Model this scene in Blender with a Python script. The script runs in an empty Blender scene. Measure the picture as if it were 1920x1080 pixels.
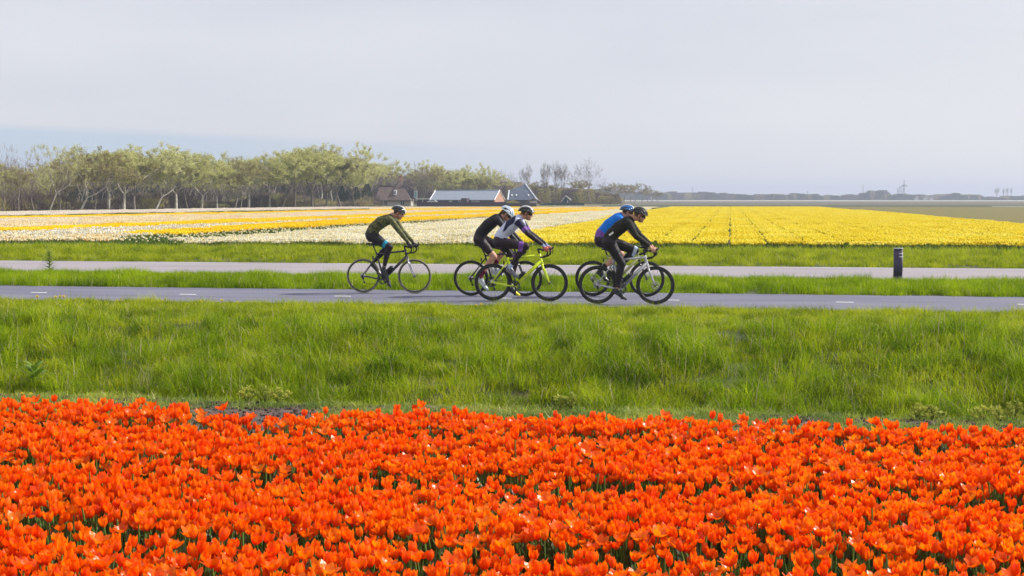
import bpy, bmesh, math, random
import numpy as np
from math import sin, cos, pi, radians, atan2, sqrt
from mathutils import Vector, Matrix

random.seed(7)
RNG = np.random.default_rng(7)
scn = bpy.context.scene
COL = scn.collection

# ------------------------------------------------------------------ camera
F = 2526.0                       # focal length in photograph pixels (1920 wide)
CAMZ = 1.84
YAW = radians(9.2)
PITCH = math.atan(168.0 / F)
cam_d = bpy.data.cameras.new('camera')
cam_d.sensor_width = 36.0
cam_d.lens = 36.0 * F / 1920.0
cam_d.clip_start = 0.1
cam_d.clip_end = 9000
cam = bpy.data.objects.new('camera', cam_d)
COL.objects.link(cam)
cam.location = (0, 0, CAMZ)
cam.rotation_euler = (pi / 2 - PITCH, 0, YAW)
scn.camera = cam

# ------------------------------------------------------------------ light
SUN = Vector((0.82, 0.30, 0.68)).normalized()          # towards the sun
sun_el = math.asin(SUN.z)
sun_az = atan2(SUN.x, SUN.y)
world = bpy.data.worlds.new('World')
scn.world = world
world.use_nodes = True
nt = world.node_tree
nt.nodes.clear()
w_out = nt.nodes.new('ShaderNodeOutputWorld')
w_sky = nt.nodes.new('ShaderNodeTexSky')
w_sky.sky_type = 'NISHITA'
w_sky.sun_disc = False
w_sky.sun_elevation = sun_el
w_sky.sun_rotation = sun_az
w_sky.air_density = 1.0
w_sky.dust_density = 2.0
bg1 = nt.nodes.new('ShaderNodeBackground'); bg1.inputs[1].default_value = 0.11
bg2 = nt.nodes.new('ShaderNodeBackground'); bg2.inputs[1].default_value = 0.84
nt.links.new(w_sky.outputs[0], bg1.inputs[0])
tc = nt.nodes.new('ShaderNodeTexCoord')
mp = nt.nodes.new('ShaderNodeMapping'); mp.inputs['Scale'].default_value = (1.0, 1.0, 5.0)
mp.inputs['Location'].default_value = (0.35, 0.2, 0.15)
mp.inputs['Rotation'].default_value = (0.0, radians(4), 0)
nt.links.new(tc.outputs['Generated'], mp.inputs['Vector'])
ns = nt.nodes.new('ShaderNodeTexNoise'); ns.inputs['Scale'].default_value = 2.2
ns.inputs['Detail'].default_value = 7; ns.inputs['Roughness'].default_value = 0.5
nt.links.new(mp.outputs[0], ns.inputs['Vector'])
cr = nt.nodes.new('ShaderNodeValToRGB')
cr.color_ramp.elements[0].position = 0.32; cr.color_ramp.elements[0].color = (0.57, 0.605, 0.71, 1)
cr.color_ramp.elements[1].position = 0.68; cr.color_ramp.elements[1].color = (0.73, 0.745, 0.81, 1)
nt.links.new(ns.outputs['Fac'], cr.inputs[0])
# thin gap of bluer air low on the left (cloud sheet edge), brighter veil towards the sun
sx = nt.nodes.new('ShaderNodeSeparateXYZ'); nt.links.new(tc.outputs['Generated'], sx.inputs[0])
def wmath(op, a, b=None, clamp=False):
    m = nt.nodes.new('ShaderNodeMath'); m.operation = op; m.use_clamp = clamp
    for i, v in enumerate((a, b)):
        if v is None: continue
        if isinstance(v, (int, float)): m.inputs[i].default_value = v
        else: nt.links.new(v, m.inputs[i])
    return m.outputs[0]
# sheet edge height rises to the left:  z_edge = 0.012 - 0.115*x   (x = direction component along the road)
edge = wmath('ADD', wmath('MULTIPLY', sx.outputs['X'], -0.036), 0.035)
gapz = wmath('DIVIDE', wmath('SUBTRACT', edge, sx.outputs['Z']), 0.006, True)
gapx = wmath('MULTIPLY', wmath('SUBTRACT', -0.02, sx.outputs['X']), 2.6, True)
gap = wmath('MULTIPLY', gapz, gapx)
mixb = nt.nodes.new('ShaderNodeMixRGB'); nt.links.new(gap, mixb.inputs[0])
nt.links.new(cr.outputs[0], mixb.inputs[1]); mixb.inputs[2].default_value = (0.56, 0.665, 0.79, 1)
veil = wmath('POWER', wmath('ADD', wmath('MULTIPLY', sx.outputs['X'], 0.8), wmath('MULTIPLY', sx.outputs['Y'], 0.3)), 2.0)
veilf = wmath('MULTIPLY', veil, 1.9, True)
mixv = nt.nodes.new('ShaderNodeMixRGB'); nt.links.new(veilf, mixv.inputs[0])
nt.links.new(mixb.outputs[0], mixv.inputs[1]); mixv.inputs[2].default_value = (0.90, 0.89, 0.885, 1)
lowf = wmath('MULTIPLY', wmath('POWER', wmath('SUBTRACT', 1.0, wmath('MULTIPLY', wmath('MAXIMUM', sx.outputs['Z'], 0.0), 3.2), True), 2.0), 0.62)
lowg = wmath('MULTIPLY', lowf, wmath('SUBTRACT', 1.0, gap))
mixl = nt.nodes.new('ShaderNodeMixRGB'); nt.links.new(lowg, mixl.inputs[0])
nt.links.new(mixv.outputs[0], mixl.inputs[1]); mixl.inputs[2].default_value = (0.86, 0.86, 0.865, 1)
nt.links.new(mixl.outputs[0], bg2.inputs[0])
wm = nt.nodes.new('ShaderNodeMixShader'); wm.inputs[0].default_value = 0.93
nt.links.new(bg1.outputs[0], wm.inputs[1]); nt.links.new(bg2.outputs[0], wm.inputs[2])
nt.links.new(wm.outputs[0], w_out.inputs[0])

sl = bpy.data.lights.new('sun', 'SUN'); sl.energy = 5.0; sl.angle = radians(3.0); sl.color = (1.0, 0.95, 0.86)
so = bpy.data.objects.new('sun', sl); COL.objects.link(so)
so.rotation_euler = SUN.to_track_quat('Z', 'Y').to_euler(); so.location = (30, 10, 40)
scn.view_settings.view_transform = 'Standard'
scn.view_settings.look = 'None'
scn.view_settings.exposure = 0.32
scn.view_settings.gamma = 1.0
scn.view_settings.use_curve_mapping = False
scn.render.engine = 'CYCLES'
scn.cycles.use_denoising = True
scn.cycles.max_bounces = 8
scn.cycles.transparent_max_bounces = 8
scn.cycles.volume_bounces = 0

# ------------------------------------------------------------------ projection of measured photo points
CR = Vector((cos(YAW), sin(YAW), 0))
CF = Vector((-sin(YAW) * cos(PITCH), cos(YAW) * cos(PITCH), -sin(PITCH)))
CU = CR.cross(CF)
CAM = Vector((0, 0, CAMZ))
def ray(px, py):
    return (CF + CR * ((px - 960) / F) + CU * ((540 - py) / F))
def at(px, py, Y):                  # point on the vertical plane Y (parallel to the road)
    r = ray(px, py); return CAM + r * (Y / r.y)
def gp(px, py, z=0.0):              # point on a level plane
    r = ray(px, py); return CAM + r * ((z - CAMZ) / r.z)
def dp(px, py, D):                  # point at horizontal distance D along the camera axis
    r = ray(px, py); h = Vector((-sin(YAW), cos(YAW), 0)); return CAM + r * (D / r.dot(h))
def dep(x, y): return -sin(YAW) * x + cos(YAW) * y
def pxof(x, y):                     # photo column of a ground position (numpy ok)
    return 960 + F * (cos(YAW) * x + sin(YAW) * y) / (-sin(YAW) * x + cos(YAW) * y)

# ------------------------------------------------------------------ materials
MATS = {}
def nodes(m):
    m.use_nodes = True
    return m.node_tree, m.node_tree.nodes['Principled BSDF']
def mat(name, col, rough=0.6, col2=None, scale=8.0, metal=0.0, bump=0.0, spec=None, coat=0.0, detail=4, stretch=None, space='Object'):
    if name in MATS: return MATS[name]
    m = bpy.data.materials.new(name); t, b = nodes(m)
    b.inputs['Roughness'].default_value = rough; b.inputs['Metallic'].default_value = metal
    if spec is not None: b.inputs['Specular IOR Level'].default_value = spec
    if coat: b.inputs['Coat Weight'].default_value = coat; b.inputs['Coat Roughness'].default_value = 0.15
    if col2 is None: col2 = tuple(c * 0.8 for c in col)
    n = t.nodes.new('ShaderNodeTexNoise'); n.inputs['Scale'].default_value = scale; n.inputs['Detail'].default_value = detail
    if space == 'World':
        g = t.nodes.new('ShaderNodeNewGeometry'); src = g.outputs['Position']
    else:
        g = t.nodes.new('ShaderNodeTexCoord'); src = g.outputs['Object']
    if stretch:
        mm = t.nodes.new('ShaderNodeMapping'); mm.inputs['Scale'].default_value = stretch
        t.links.new(src, mm.inputs[0]); src = mm.outputs[0]
    t.links.new(src, n.inputs['Vector'])
    r = t.nodes.new('ShaderNodeValToRGB')
    r.color_ramp.elements[0].position = 0.35; r.color_ramp.elements[0].color = (*col, 1)
    r.color_ramp.elements[1].position = 0.65; r.color_ramp.elements[1].color = (*col2, 1)
    t.links.new(n.outputs['Fac'], r.inputs[0]); t.links.new(r.outputs[0], b.inputs['Base Color'])
    if bump:
        bp = t.nodes.new('ShaderNodeBump'); bp.inputs['Strength'].default_value = bump; bp.inputs['Distance'].default_value = 0.02
        t.links.new(n.outputs['Fac'], bp.inputs['Height']); t.links.new(bp.outputs[0], b.inputs['Normal'])
    MATS[name] = m; return m

def leafmat(name, cols, transl=0.4, nscale=0.8, rough=0.5, spec=0.25, rnd=0.6, tcol=None, dry=None):
    """thin plant matter: colour picked by instance random and by a world noise; part of the light comes through"""
    if name in MATS: return MATS[name]
    m = bpy.data.materials.new(name); t, b = nodes(m)
    out = t.nodes['Material Output']
    g = t.nodes.new('ShaderNodeNewGeometry'); oi = t.nodes.new('ShaderNodeObjectInfo')
    n = t.nodes.new('ShaderNodeTexNoise'); n.inputs['Scale'].default_value = nscale; n.inputs['Detail'].default_value = 3
    t.links.new(g.outputs['Position'], n.inputs['Vector'])
    n2 = t.nodes.new('ShaderNodeTexNoise'); n2.inputs['Scale'].default_value = 45.0; n2.inputs['Detail'].default_value = 1
    t.links.new(g.outputs['Position'], n2.inputs['Vector'])
    def mth(op, a, bb):
        x = t.nodes.new('ShaderNodeMath'); x.operation = op
        for i, v in enumerate((a, bb)):
            if isinstance(v, (int, float)): x.inputs[i].default_value = v
            else: t.links.new(v, x.inputs[i])
        return x.outputs[0]
    v = mth('ADD', mth('MULTIPLY', oi.outputs['Random'], rnd * 0.5), mth('MULTIPLY', n.outputs['Fac'], 1.0 - rnd * 0.5))
    v = mth('ADD', v, mth('MULTIPLY', mth('SUBTRACT', n2.outputs['Fac'], 0.5), 0.55))
    r = t.nodes.new('ShaderNodeValToRGB'); e = r.color_ramp.elements
    lo, hi = 0.22, 0.78
    for i, c in enumerate(cols):
        p = lo + (hi - lo) * i / max(1, len(cols) - 1)
        if i < 2: e[i].position = p; e[i].color = (*c, 1)
        else:
            k = e.new(p); k.color = (*c, 1)
    if len(cols) > 2:
        pass
    t.links.new(v, r.inputs[0]); t.links.new(r.outputs[0], b.inputs['Base Color'])
    b.inputs['Roughness'].default_value = rough; b.inputs['Specular IOR Level'].default_value = spec
    tr = t.nodes.new('ShaderNodeBsdfTranslucent')
    if tcol:
        mx = t.nodes.new('ShaderNodeMixRGB'); mx.blend_type = 'MULTIPLY'; mx.inputs[0].default_value = 1
        t.links.new(r.outputs[0], mx.inputs[1]); mx.inputs[2].default_value = (*tcol, 1); t.links.new(mx.outputs[0], tr.inputs[0])
    else: t.links.new(r.outputs[0], tr.inputs[0])
    ms = t.nodes.new('ShaderNodeMixShader'); ms.inputs[0].default_value = transl
    t.links.new(b.outputs[0], ms.inputs[1]); t.links.new(tr.outputs[0], ms.inputs[2]); t.links.new(ms.outputs[0], out.inputs[0])
    MATS[name] = m; return m

# ------------------------------------------------------------------ mesh builder
class MB:
    def __init__(s): s.v = []; s.f = []; s.m = []
    def add(s, vs, fs, mi=0):
        o = len(s.v); s.v.extend([tuple(v) for v in vs]); s.f.extend([tuple(i + o for i in f) for f in fs]); s.m.extend([mi] * len(fs)); return s
    def box(s, c, size, rot=None, mi=0):
        hx, hy, hz = [q / 2 for q in size]; vs = []
        for x in (-hx, hx):
            for y in (-hy, hy):
                for z in (-hz, hz):
                    p = Vector((x, y, z))
                    if rot is not None: p = rot @ p
                    vs.append(p + Vector(c))
        return s.add(vs, [(0, 1, 3, 2), (4, 6, 7, 5), (0, 4, 5, 1), (2, 3, 7, 6), (0, 2, 6, 4), (1, 5, 7, 3)], mi)
    def tube(s, pts, radii, n=8, mi=0, cap=True, flat=1.0):
        pts = [Vector(p) for p in pts]; k = len(pts)
        if isinstance(radii, (int, float)): radii = [radii] * k
        vs = []; ref = None
        for i, p in enumerate(pts):
            d = (pts[min(i + 1, k - 1)] - pts[max(i - 1, 0)])
            d = d.normalized() if d.length > 1e-9 else Vector((0, 0, 1))
            if ref is None: ref = Vector((0, 1, 0)) if abs(d.y) < 0.9 else Vector((1, 0, 0))
            a = (ref - d * ref.dot(d)).normalized(); b = d.cross(a); ref = a
            for j in range(n):
                t = 2 * pi * j / n
                vs.append(p + (a * cos(t) * flat + b * sin(t)) * radii[i])
        fs = [(i * n + j, i * n + (j + 1) % n, (i + 1) * n + (j + 1) % n, (i + 1) * n + j) for i in range(k - 1) for j in range(n)]
        if cap: fs += [tuple(range(n - 1, -1, -1)), tuple((k - 1) * n + j for j in range(n))]
        return s.add(vs, fs, mi)
    def capsule(s, p0, r0, p1, r1, n=12, mi=0):
        p0, p1 = Vector(p0), Vector(p1); d = p1 - p0
        dn = d.normalized() if d.length > 1e-6 else Vector((0, 0, 1))
        P, R = [], []
        for a in (-85, -60, -30): P.append(p0 + dn * r0 * sin(radians(a))); R.append(r0 * cos(radians(a)))
        P.append(p0); R.append(r0); P.append(p1); R.append(r1)
        for a in (30, 60, 85): P.append(p1 + dn * r1 * sin(radians(a))); R.append(r1 * cos(radians(a)))
        # keep frame constant
        ref = Vector((0, 1, 0)) if abs(dn.y) < 0.9 else Vector((1, 0, 0))
        a_ = (ref - dn * ref.dot(dn)).normalized(); b_ = dn.cross(a_); vs = []
        for p, r in zip(P, R):
            for j in range(n): t = 2 * pi * j / n; vs.append(p + (a_ * cos(t) + b_ * sin(t)) * r)
        k = len(P)
        fs = [(i * n + j, i * n + (j + 1) % n, (i + 1) * n + (j + 1) % n, (i + 1) * n + j) for i in range(k - 1) for j in range(n)]
        fs += [tuple(range(n - 1, -1, -1)), tuple((k - 1) * n + j for j in range(n))]
        return s.add(vs, fs, mi)
    def ellipsoid(s, c, ax, n=14, m=8, mi=0):   # ax: three vectors
        c = Vector(c); X, Y, Z = [Vector(a) for a in ax]; vs = [c - Z]
        for i in range(1, m):
            ph = -pi / 2 + pi * i / m
            for j in range(n): t = 2 * pi * j / n; vs.append(c + X * cos(ph) * cos(t) + Y * cos(ph) * sin(t) + Z * sin(ph))
        vs.append(c + Z); L = len(vs) - 1; fs = [(0, 1 + (j + 1) % n, 1 + j) for j in range(n)]
        for i in range(m - 2):
            for j in range(n): a = 1 + i * n; fs.append((a + j, a + (j + 1) % n, a + n + (j + 1) % n, a + n + j))
        a = 1 + (m - 2) * n; fs += [(a + j, a + (j + 1) % n, L) for j in range(n)]
        return s.add(vs, fs, mi)
    def lathe(s, c, prof, n=48, mi=0, axis='y'):  # closed profile (radius, along axis)
        c = Vector(c); k = len(prof); vs = []
        for i in range(n):
            t = 2 * pi * i / n
            for r, w in prof:
                vs.append(c + (Vector((r * cos(t), w, r * sin(t))) if axis == 'y' else Vector((r * cos(t), r * sin(t), w))))
        fs = [(i * k + j, i * k + (j + 1) % k, ((i + 1) % n) * k + (j + 1) % k, ((i + 1) % n) * k + j) for i in range(n) for j in range(k)]
        return s.add(vs, fs, mi)
    def mesh(s, name, mats, origin=None, smooth=True):
        v = np.array(s.v, dtype=np.float64).reshape(-1, 3)
        if origin is not None and len(v): v = v - np.array(origin)
        me = bpy.data.meshes.new(name); me.from_pydata(v.tolist(), [], s.f)
        for m in (mats if isinstance(mats, (list, tuple)) else [mats]): me.materials.append(m)
        if len(s.m): me.polygons.foreach_set('material_index', s.m)
        if smooth: me.polygons.foreach_set('use_smooth', [True] * len(s.f))
        me.update(); return me
    def build(s, name, mats, parent=None, origin=None, smooth=True):
        if parent is not None and origin is None: origin = world_loc(parent)
        me = s.mesh(name, mats, origin, smooth)
        return link(name, me, parent)

def world_loc(o):
    l = Vector(o.location)
    while o.parent: o = o.parent; l = l + Vector(o.location)
    return l
def link(name, me, parent=None, loc=None):
    o = bpy.data.objects.new(name, me); COL.objects.link(o)
    if parent is not None: o.parent = parent
    if loc is not None: o.location = loc
    return o
def tag(o, label=None, cat=None, group=None, kind=None):
    if label: o['label'] = label
    if cat: o['category'] = cat
    if group: o['group'] = group
    if kind: o['kind'] = kind
    return o
def thing(name, loc, label, cat, group=None):
    o = bpy.data.objects.new(name, None); COL.objects.link(o); o.location = loc; o.empty_display_size = 0.1
    return tag(o, label, cat, group)
CHILDREN = {}
def copy_tree(o, kids, loc, rotz=0, scale=1.0):
    c = o.copy(); COL.objects.link(c); c.location = loc; c.rotation_euler = (0, 0, rotz); c.scale = (scale,) * 3 if not isinstance(scale, tuple) else scale
    for k in kids:
        d = k.copy(); COL.objects.link(d); d.parent = c
    return c

# ------------------------------------------------------------------ smooth pseudo noise for terrain and scatter (numpy)
_ph = RNG.uniform(0, 6.28, (3, 8)); _di = RNG.uniform(0, 6.28, 8)
def nz(x, y, s=1.0, seed=0):
    x = np.asarray(x, float) / s; y = np.asarray(y, float) / s; v = 0
    for i in range(8):
        a = _di[i] + seed * 1.7 + i; f = 0.7 + 0.35 * i
        v = v + np.sin((x * np.cos(a) + y * np.sin(a)) * f * 2 + _ph[seed % 3][i] + seed) / (1 + 0.35 * i)
    return v / 4.0

PATH_N, PATH_F = 22.75, 26.35       # cycle path
ROAD_N, ROAD_F = 31.2, 37.0         # second road
FIELD_F = 46.0                      # front edge of the far flower fields
def gz(x, y):
    x = np.asarray(x, float); y = np.asarray(y, float)
    prof_y = [-100, 12.0, 13.2, 14.2, 14.6, 14.95, 15.5, 16.8, 18.3, 20.0, 22.4, 22.8, 26.3, 26.5, 28.8, 31.0, 31.3, 36.9, 37.4, 38.6, 41.0, 43.5, 44.8, 45.3, 46.5, 5000]
    prof_z = [-.45, -.45, -.42, -.42, -.62, -.72, -.55, -.22, 0.02, 0.03, -.02, -.06, -.06, 0.0, 0.04, 0.0, -.06, -.06, -.03, 0.04, 0.06, 0.04, 0.02, 0.0, -.02, -.02]
    z = np.interp(y, prof_y, prof_z)
    amp = np.interp(y, [0, 12, 13, 14.3, 15.3, 18, 21.5, 22.6, 26.4, 27.5, 30, 31.2, 37, 38, 44, 46, 47, 60], [0.0, 0.02, .03, .03, .11, .13, .07, 0, 0, .035, .025, 0, 0, .07, .06, .03, .0, 0])
    return z + amp * (nz(x, y, 1.1, 1) + 0.7 * nz(x, y, 0.40, 2))

# ------------------------------------------------------------------ the ground
M_soil = mat('soil', (0.115, 0.075, 0.055), 0.95, (0.06, 0.042, 0.035), 6.0, bump=0.6, space='World', detail=8)
M_grsoil = mat('grass_thatch', (0.045, 0.075, 0.015), 0.95, (0.075, 0.075, 0.03), 3.0, bump=0.4, space='World', detail=6)
M_farland = mat('far_land', (0.085, 0.11, 0.035), 0.95, (0.16, 0.13, 0.06), 0.02, space='World', detail=6)
xs = np.concatenate([[-4000, -1500, -600, -250, -120, -80], np.arange(-60, 46, 0.4), [60, 100, 250, 600, 1500, 4000]])
ys = np.concatenate([[-30, -5, 3, 8, 11], np.arange(12, 23.2, 0.2), [24.5, 26.2], np.arange(26.4, 31.6, 0.25), [34, 36.8], np.arange(37, 47.1, 0.3), [52, 60, 80, 120, 200, 350, 700, 1500, 3000, 4500]])
X, Y = np.meshgrid(xs, ys, indexing='ij'); Z = gz(X, Y)
gv = np.stack([X, Y, Z], -1).reshape(-1, 3); ny = len(ys)
gf = []; gm = []
for i in range(len(xs) - 1):
    for j in range(ny - 1):
        a = i * ny + j; gf.append((a, a + ny, a + ny + 1, a + 1))
        yc = (ys[j] + ys[j + 1]) / 2
        gm.append(0 if yc < 14.45 else (1 if yc < 46.0 else (0 if yc < 52 else 2)))
gme = bpy.data.meshes.new('ground'); gme.from_pydata(gv.tolist(), [], gf)
for m in (M_soil, M_grsoil, M_farland): gme.materials.append(m)
gme.polygons.foreach_set('material_index', gm); gme.polygons.foreach_set('use_smooth', [True] * len(gf))
tag(link('ground', gme), kind='structure')

# asphalt
def asphalt(name, c1, c2, rough):
    m = bpy.data.materials.new(name); t, b = nodes(m); b.inputs['Roughness'].default_value = rough
    b.inputs['Specular IOR Level'].default_value = 0.3
    g = t.nodes.new('ShaderNodeNewGeometry')
    mm = t.nodes.new('ShaderNodeMapping'); mm.inputs['Scale'].default_value = (0.25, 1.6, 1)
    t.links.new(g.outputs['Position'], mm.inputs[0])
    n = t.nodes.new('ShaderNodeTexNoise'); n.inputs['Scale'].default_value = 1.0; n.inputs['Detail'].default_value = 6; t.links.new(mm.outputs[0], n.inputs['Vector'])
    n2 = t.nodes.new('ShaderNodeTexNoise'); n2.inputs['Scale'].default_value = 90.0; t.links.new(g.outputs['Position'], n2.inputs['Vector'])
    r = t.nodes.new('ShaderNodeValToRGB'); r.color_ramp.elements[0].position = .3; r.color_ramp.elements[1].position = .7
    r.color_ramp.elements[0].color = (*c1, 1); r.color_ramp.elements[1].color = (*c2, 1)
    t.links.new(n.outputs['Fac'], r.inputs[0])
    mx = t.nodes.new('ShaderNodeMixRGB'); mx.blend_type = 'OVERLAY'; mx.inputs[0].default_value = 0.35
    t.links.new(r.outputs[0], mx.inputs[1]); t.links.new(n2.outputs['Fac'], mx.inputs[2]); t.links.new(mx.outputs[0], b.inputs['Base Color'])
    bp = t.nodes.new('ShaderNodeBump'); bp.inputs['Strength'].default_value = .35; bp.inputs['Distance'].default_value = .006
    t.links.new(n2.outputs['Fac'], bp.inputs['Height']); t.links.new(bp.outputs[0], b.inputs['Normal'])
    return m
M_path = asphalt('cycle_path_asphalt', (0.115, 0.116, 0.165), (0.175, 0.172, 0.225), 0.75)
M_road = asphalt('road_asphalt', (0.25, 0.225, 0.25), (0.31, 0.28, 0.30), 0.85)
M_paint = mat('road_paint', (0.78, 0.78, 0.78), 0.6, (0.62, 0.62, 0.62), 25)
def slab(name, y0, y1, m, wob=0.03):
    mb = MB(); xx = np.concatenate([[-900, -300, -100], np.arange(-60, 45, 0.5), [80, 300, 900]]); vs = []
    for x in xx:
        a = y0 + wob * float(nz(x, 0, 0.9, 1)); c = y1 + wob * float(nz(x, 5, 0.9, 2))
        vs += [(x, a, -0.09), (x, a, 0), (x, c, 0), (x, c, -0.09)]
    fs = []
    for i in range(len(xx) - 1):
        for j in range(3): a = 4 * i + j; fs.append((a, a + 4, a + 5, a + 1))
    mb.add(vs, fs); return tag(mb.build(name, m, smooth=False), kind='structure')
p_path = slab('cycle_path', PATH_N, PATH_F, M_path); p_road = slab('road', ROAD_N, ROAD_F, M_road)
# centre dashes of the cycle path, edge dashes of the road
cy = gp(642, 555.7).y; cx0 = gp(642, 555.7).x; step = gp(1585, 568, 0).x / 1.0 - gp(642, 555.7).x
step = step / 3.0
for k in range(-9, 11):
    mb = MB(); x = cx0 + k * step; mb.box((x, cy, 0.004), (0.31, 0.10, 0.004)); mb.build('centre_dash', M_paint, p_path, smooth=False)
for k in range(-7, 11):
    x = 8.6 + k * 6.0
    mb = MB(); mb.box((x, ROAD_F - 0.35, 0.004), (3.0, 0.10, 0.004)); mb.build('edge_dash', M_paint, p_road, smooth=False)
    mb = MB(); mb.box((x + 0.4, ROAD_N + 0.35, 0.004), (3.0, 0.10, 0.004)); mb.build('edge_dash', M_paint, p_road, smooth=False)

# ------------------------------------------------------------------ scatter through geometry nodes
def scatter(name, pts, rot, scl, idx, protos, parent=None, tilt=None):
    n = len(pts); me = bpy.data.meshes.new(name); me.vertices.add(n)
    me.vertices.foreach_set('co', np.asarray(pts, dtype=np.float32).ravel())
    r = np.zeros((n, 3), np.float32); r[:, 2] = rot
    if tilt is not None: r[:, 0] = tilt[:, 0]; r[:, 1] = tilt[:, 1]
    a = me.attributes.new('rot', 'FLOAT_VECTOR', 'POINT'); a.data.foreach_set('vector', r.ravel())
    s3 = np.asarray(scl, np.float32); s3 = np.repeat(s3[:, None], 3, 1) if s3.ndim == 1 else s3
    a = me.attributes.new('scl', 'FLOAT_VECTOR', 'POINT'); a.data.foreach_set('vector', s3.astype(np.float32).ravel())
    a = me.attributes.new('idx', 'INT', 'POINT'); a.data.foreach_set('value', np.asarray(idx, np.int32))
    me.update()
    o = link(name, me, parent)
    ng = bpy.data.node_groups.new(name, 'GeometryNodeTree')
    ng.interface.new_socket('Geometry', in_out='INPUT', socket_type='NodeSocketGeometry')
    ng.interface.new_socket('Geometry', in_out='OUTPUT', socket_type='NodeSocketGeometry')
    gi = ng.nodes.new('NodeGroupInput'); go = ng.nodes.new('NodeGroupOutput'); jn = ng.nodes.new('GeometryNodeJoinGeometry')
    def attr(nm, ty):
        q = ng.nodes.new('GeometryNodeInputNamedAttribute'); q.data_type = ty; q.inputs['Name'].default_value = nm
        return [s for s in q.outputs if s.enabled and s.name == 'Attribute'][0]
    ar, asx, ai = attr('rot', 'FLOAT_VECTOR'), attr('scl', 'FLOAT_VECTOR'), attr('idx', 'INT')
    for k, p in enumerate(protos):
        oi = ng.nodes.new('GeometryNodeObjectInfo'); oi.inputs['Object'].default_value = p; oi.inputs['As Instance'].default_value = True
        ip = ng.nodes.new('GeometryNodeInstanceOnPoints')
        cmp = ng.nodes.new('FunctionNodeCompare'); cmp.data_type = 'INT'; cmp.operation = 'EQUAL'
        ins = [s for s in cmp.inputs if s.enabled and s.type == 'INT']
        ng.links.new(ai, ins[0]); ins[1].default_value = k
        ng.links.new(gi.outputs[0], ip.inputs['Points']); ng.links.new([s for s in cmp.outputs if s.enabled][0], ip.inputs['Selection'])
        ng.links.new(oi.outputs['Geometry'], ip.inputs['Instance'])
        ng.links.new(ar, ip.inputs['Rotation']); ng.links.new(asx, ip.inputs['Scale'])
        ng.links.new(ip.outputs[0], jn.inputs[0])
    ng.links.new(jn.outputs[0], go.inputs[0])
    md = o.modifiers.new('scatter', 'NODES'); md.node_group = ng
    return tag(o, kind='stuff')
def proto(name, mb, mats, smooth=False):
    me = mb.mesh(name, mats, None, smooth); return bpy.data.objects.new(name, me)

# ------------------------------------------------------------------ grass
G_BANK = leafmat('tall_grass', [(0.035, 0.075, 0.003), (0.13, 0.22, 0.004), (0.30, 0.41, 0.006), (0.52, 0.58, 0.03)], 0.45, 1.7, 0.55, 0.12, 0.6, (1.05, 1.1, 0.6))
G_VERGE = leafmat('verge_grass', [(0.06, 0.105, 0.004), (0.20, 0.265, 0.006), (0.40, 0.45, 0.010), (0.56, 0.56, 0.05)], 0.42, 1.6, 0.6, 0.10, 0.55, (1.05, 1.1, 0.6))
G_MID = leafmat('strip_grass', [(0.05, 0.10, 0.003), (0.16, 0.26, 0.004), (0.31, 0.42, 0.006), (0.46, 0.53, 0.015)], 0.42, 1.0, 0.6, 0.10, 0.5, (1.05, 1.1, 0.5))
G_LOW = leafmat('low_weeds', [(0.08, 0.14, 0.03), (0.19, 0.28, 0.05), (0.34, 0.40, 0.06), (0.52, 0.54, 0.08)], 0.35, 1.2, 0.6, 0.2, 0.6)
G_DRY = leafmat('dry_grass', [(0.30, 0.26, 0.12), (0.45, 0.40, 0.22), (0.55, 0.50, 0.30)], 0.3, 1.5, 0.7, 0.1, 0.6)
def tuft(name, nb, h, spread, w, lean, m, segs=3, dry=0, hv=0.5, droop=0.35):
    mb = MB()
    for i in range(nb):
        a = random.uniform(0, 2 * pi); r = spread * sqrt(random.random()); bx_, by_ = r * cos(a), r * sin(a)
        hh = h * random.uniform(1 - hv, 1.1); da = random.uniform(0, 2 * pi)
        ln = hh * random.uniform(0.1, lean + 0.1); dx, dy = cos(da) * ln + hh * 0.18, sin(da) * ln
        wd = w * random.uniform(0.6, 1.2); wa = random.uniform(0, pi); wx, wy = cos(wa) * wd / 2, sin(wa) * wd / 2
        dr = random.uniform(0, droop); vs = []
        for k in range(segs + 1):
            t = k / segs; u = t * t
            x = bx_ + dx * u * (1 + dr); y = by_ + dy * u * (1 + dr); z = hh * (t - dr * t ** 3)
            q = 1 - t * 0.85 if k < segs else 0.0
            if k < segs: vs += [(x - wx * q, y - wy * q, z - 0.02), (x + wx * q, y + wy * q, z - 0.02)]
            else: vs.append((x, y, z - 0.02))
        fs = [(2 * k, 2 * k + 1, 2 * k + 3, 2 * k + 2) for k in range(segs - 1)] + [(2 * segs - 2, 2 * segs - 1, 2 * segs)]
        mb.add(vs, fs, 1 if random.random() < dry else 0)
    return proto(name, mb, [m, G_DRY])
bank_t = [tuft('bank_tuft', 42, 0.37, 0.15, 0.0105, 0.45, G_BANK, dry=0.03, droop=.6) for _ in range(4)] + \
         [tuft('bank_tuft', 42, 0.26, 0.17, 0.0095, 0.75, G_BANK, dry=0.06, droop=.7) for _ in range(3)] + \
         [tuft('bank_tuft', 30, 0.32, 0.14, 0.018, 0.8, G_BANK, dry=0.02) for _ in range(2)]
verge_t = [tuft('verge_tuft', 60, 0.13, 0.19, 0.0085, 0.8, G_VERGE, 2, dry=0.05) for _ in range(4)] + \
          [tuft('verge_tuft', 50, 0.19, 0.17, 0.009, 0.6, G_VERGE, 2, dry=0.03) for _ in range(2)]
mid_t = [tuft('strip_tuft', 56, 0.23, 0.18, 0.011, 0.5, G_MID, 2, dry=0.02) for _ in range(4)]
far_t = [tuft('far_tuft', 56, 0.22, 0.24, 0.014, 0.6, G_VERGE, 2, dry=0.04) for _ in range(4)]
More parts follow.
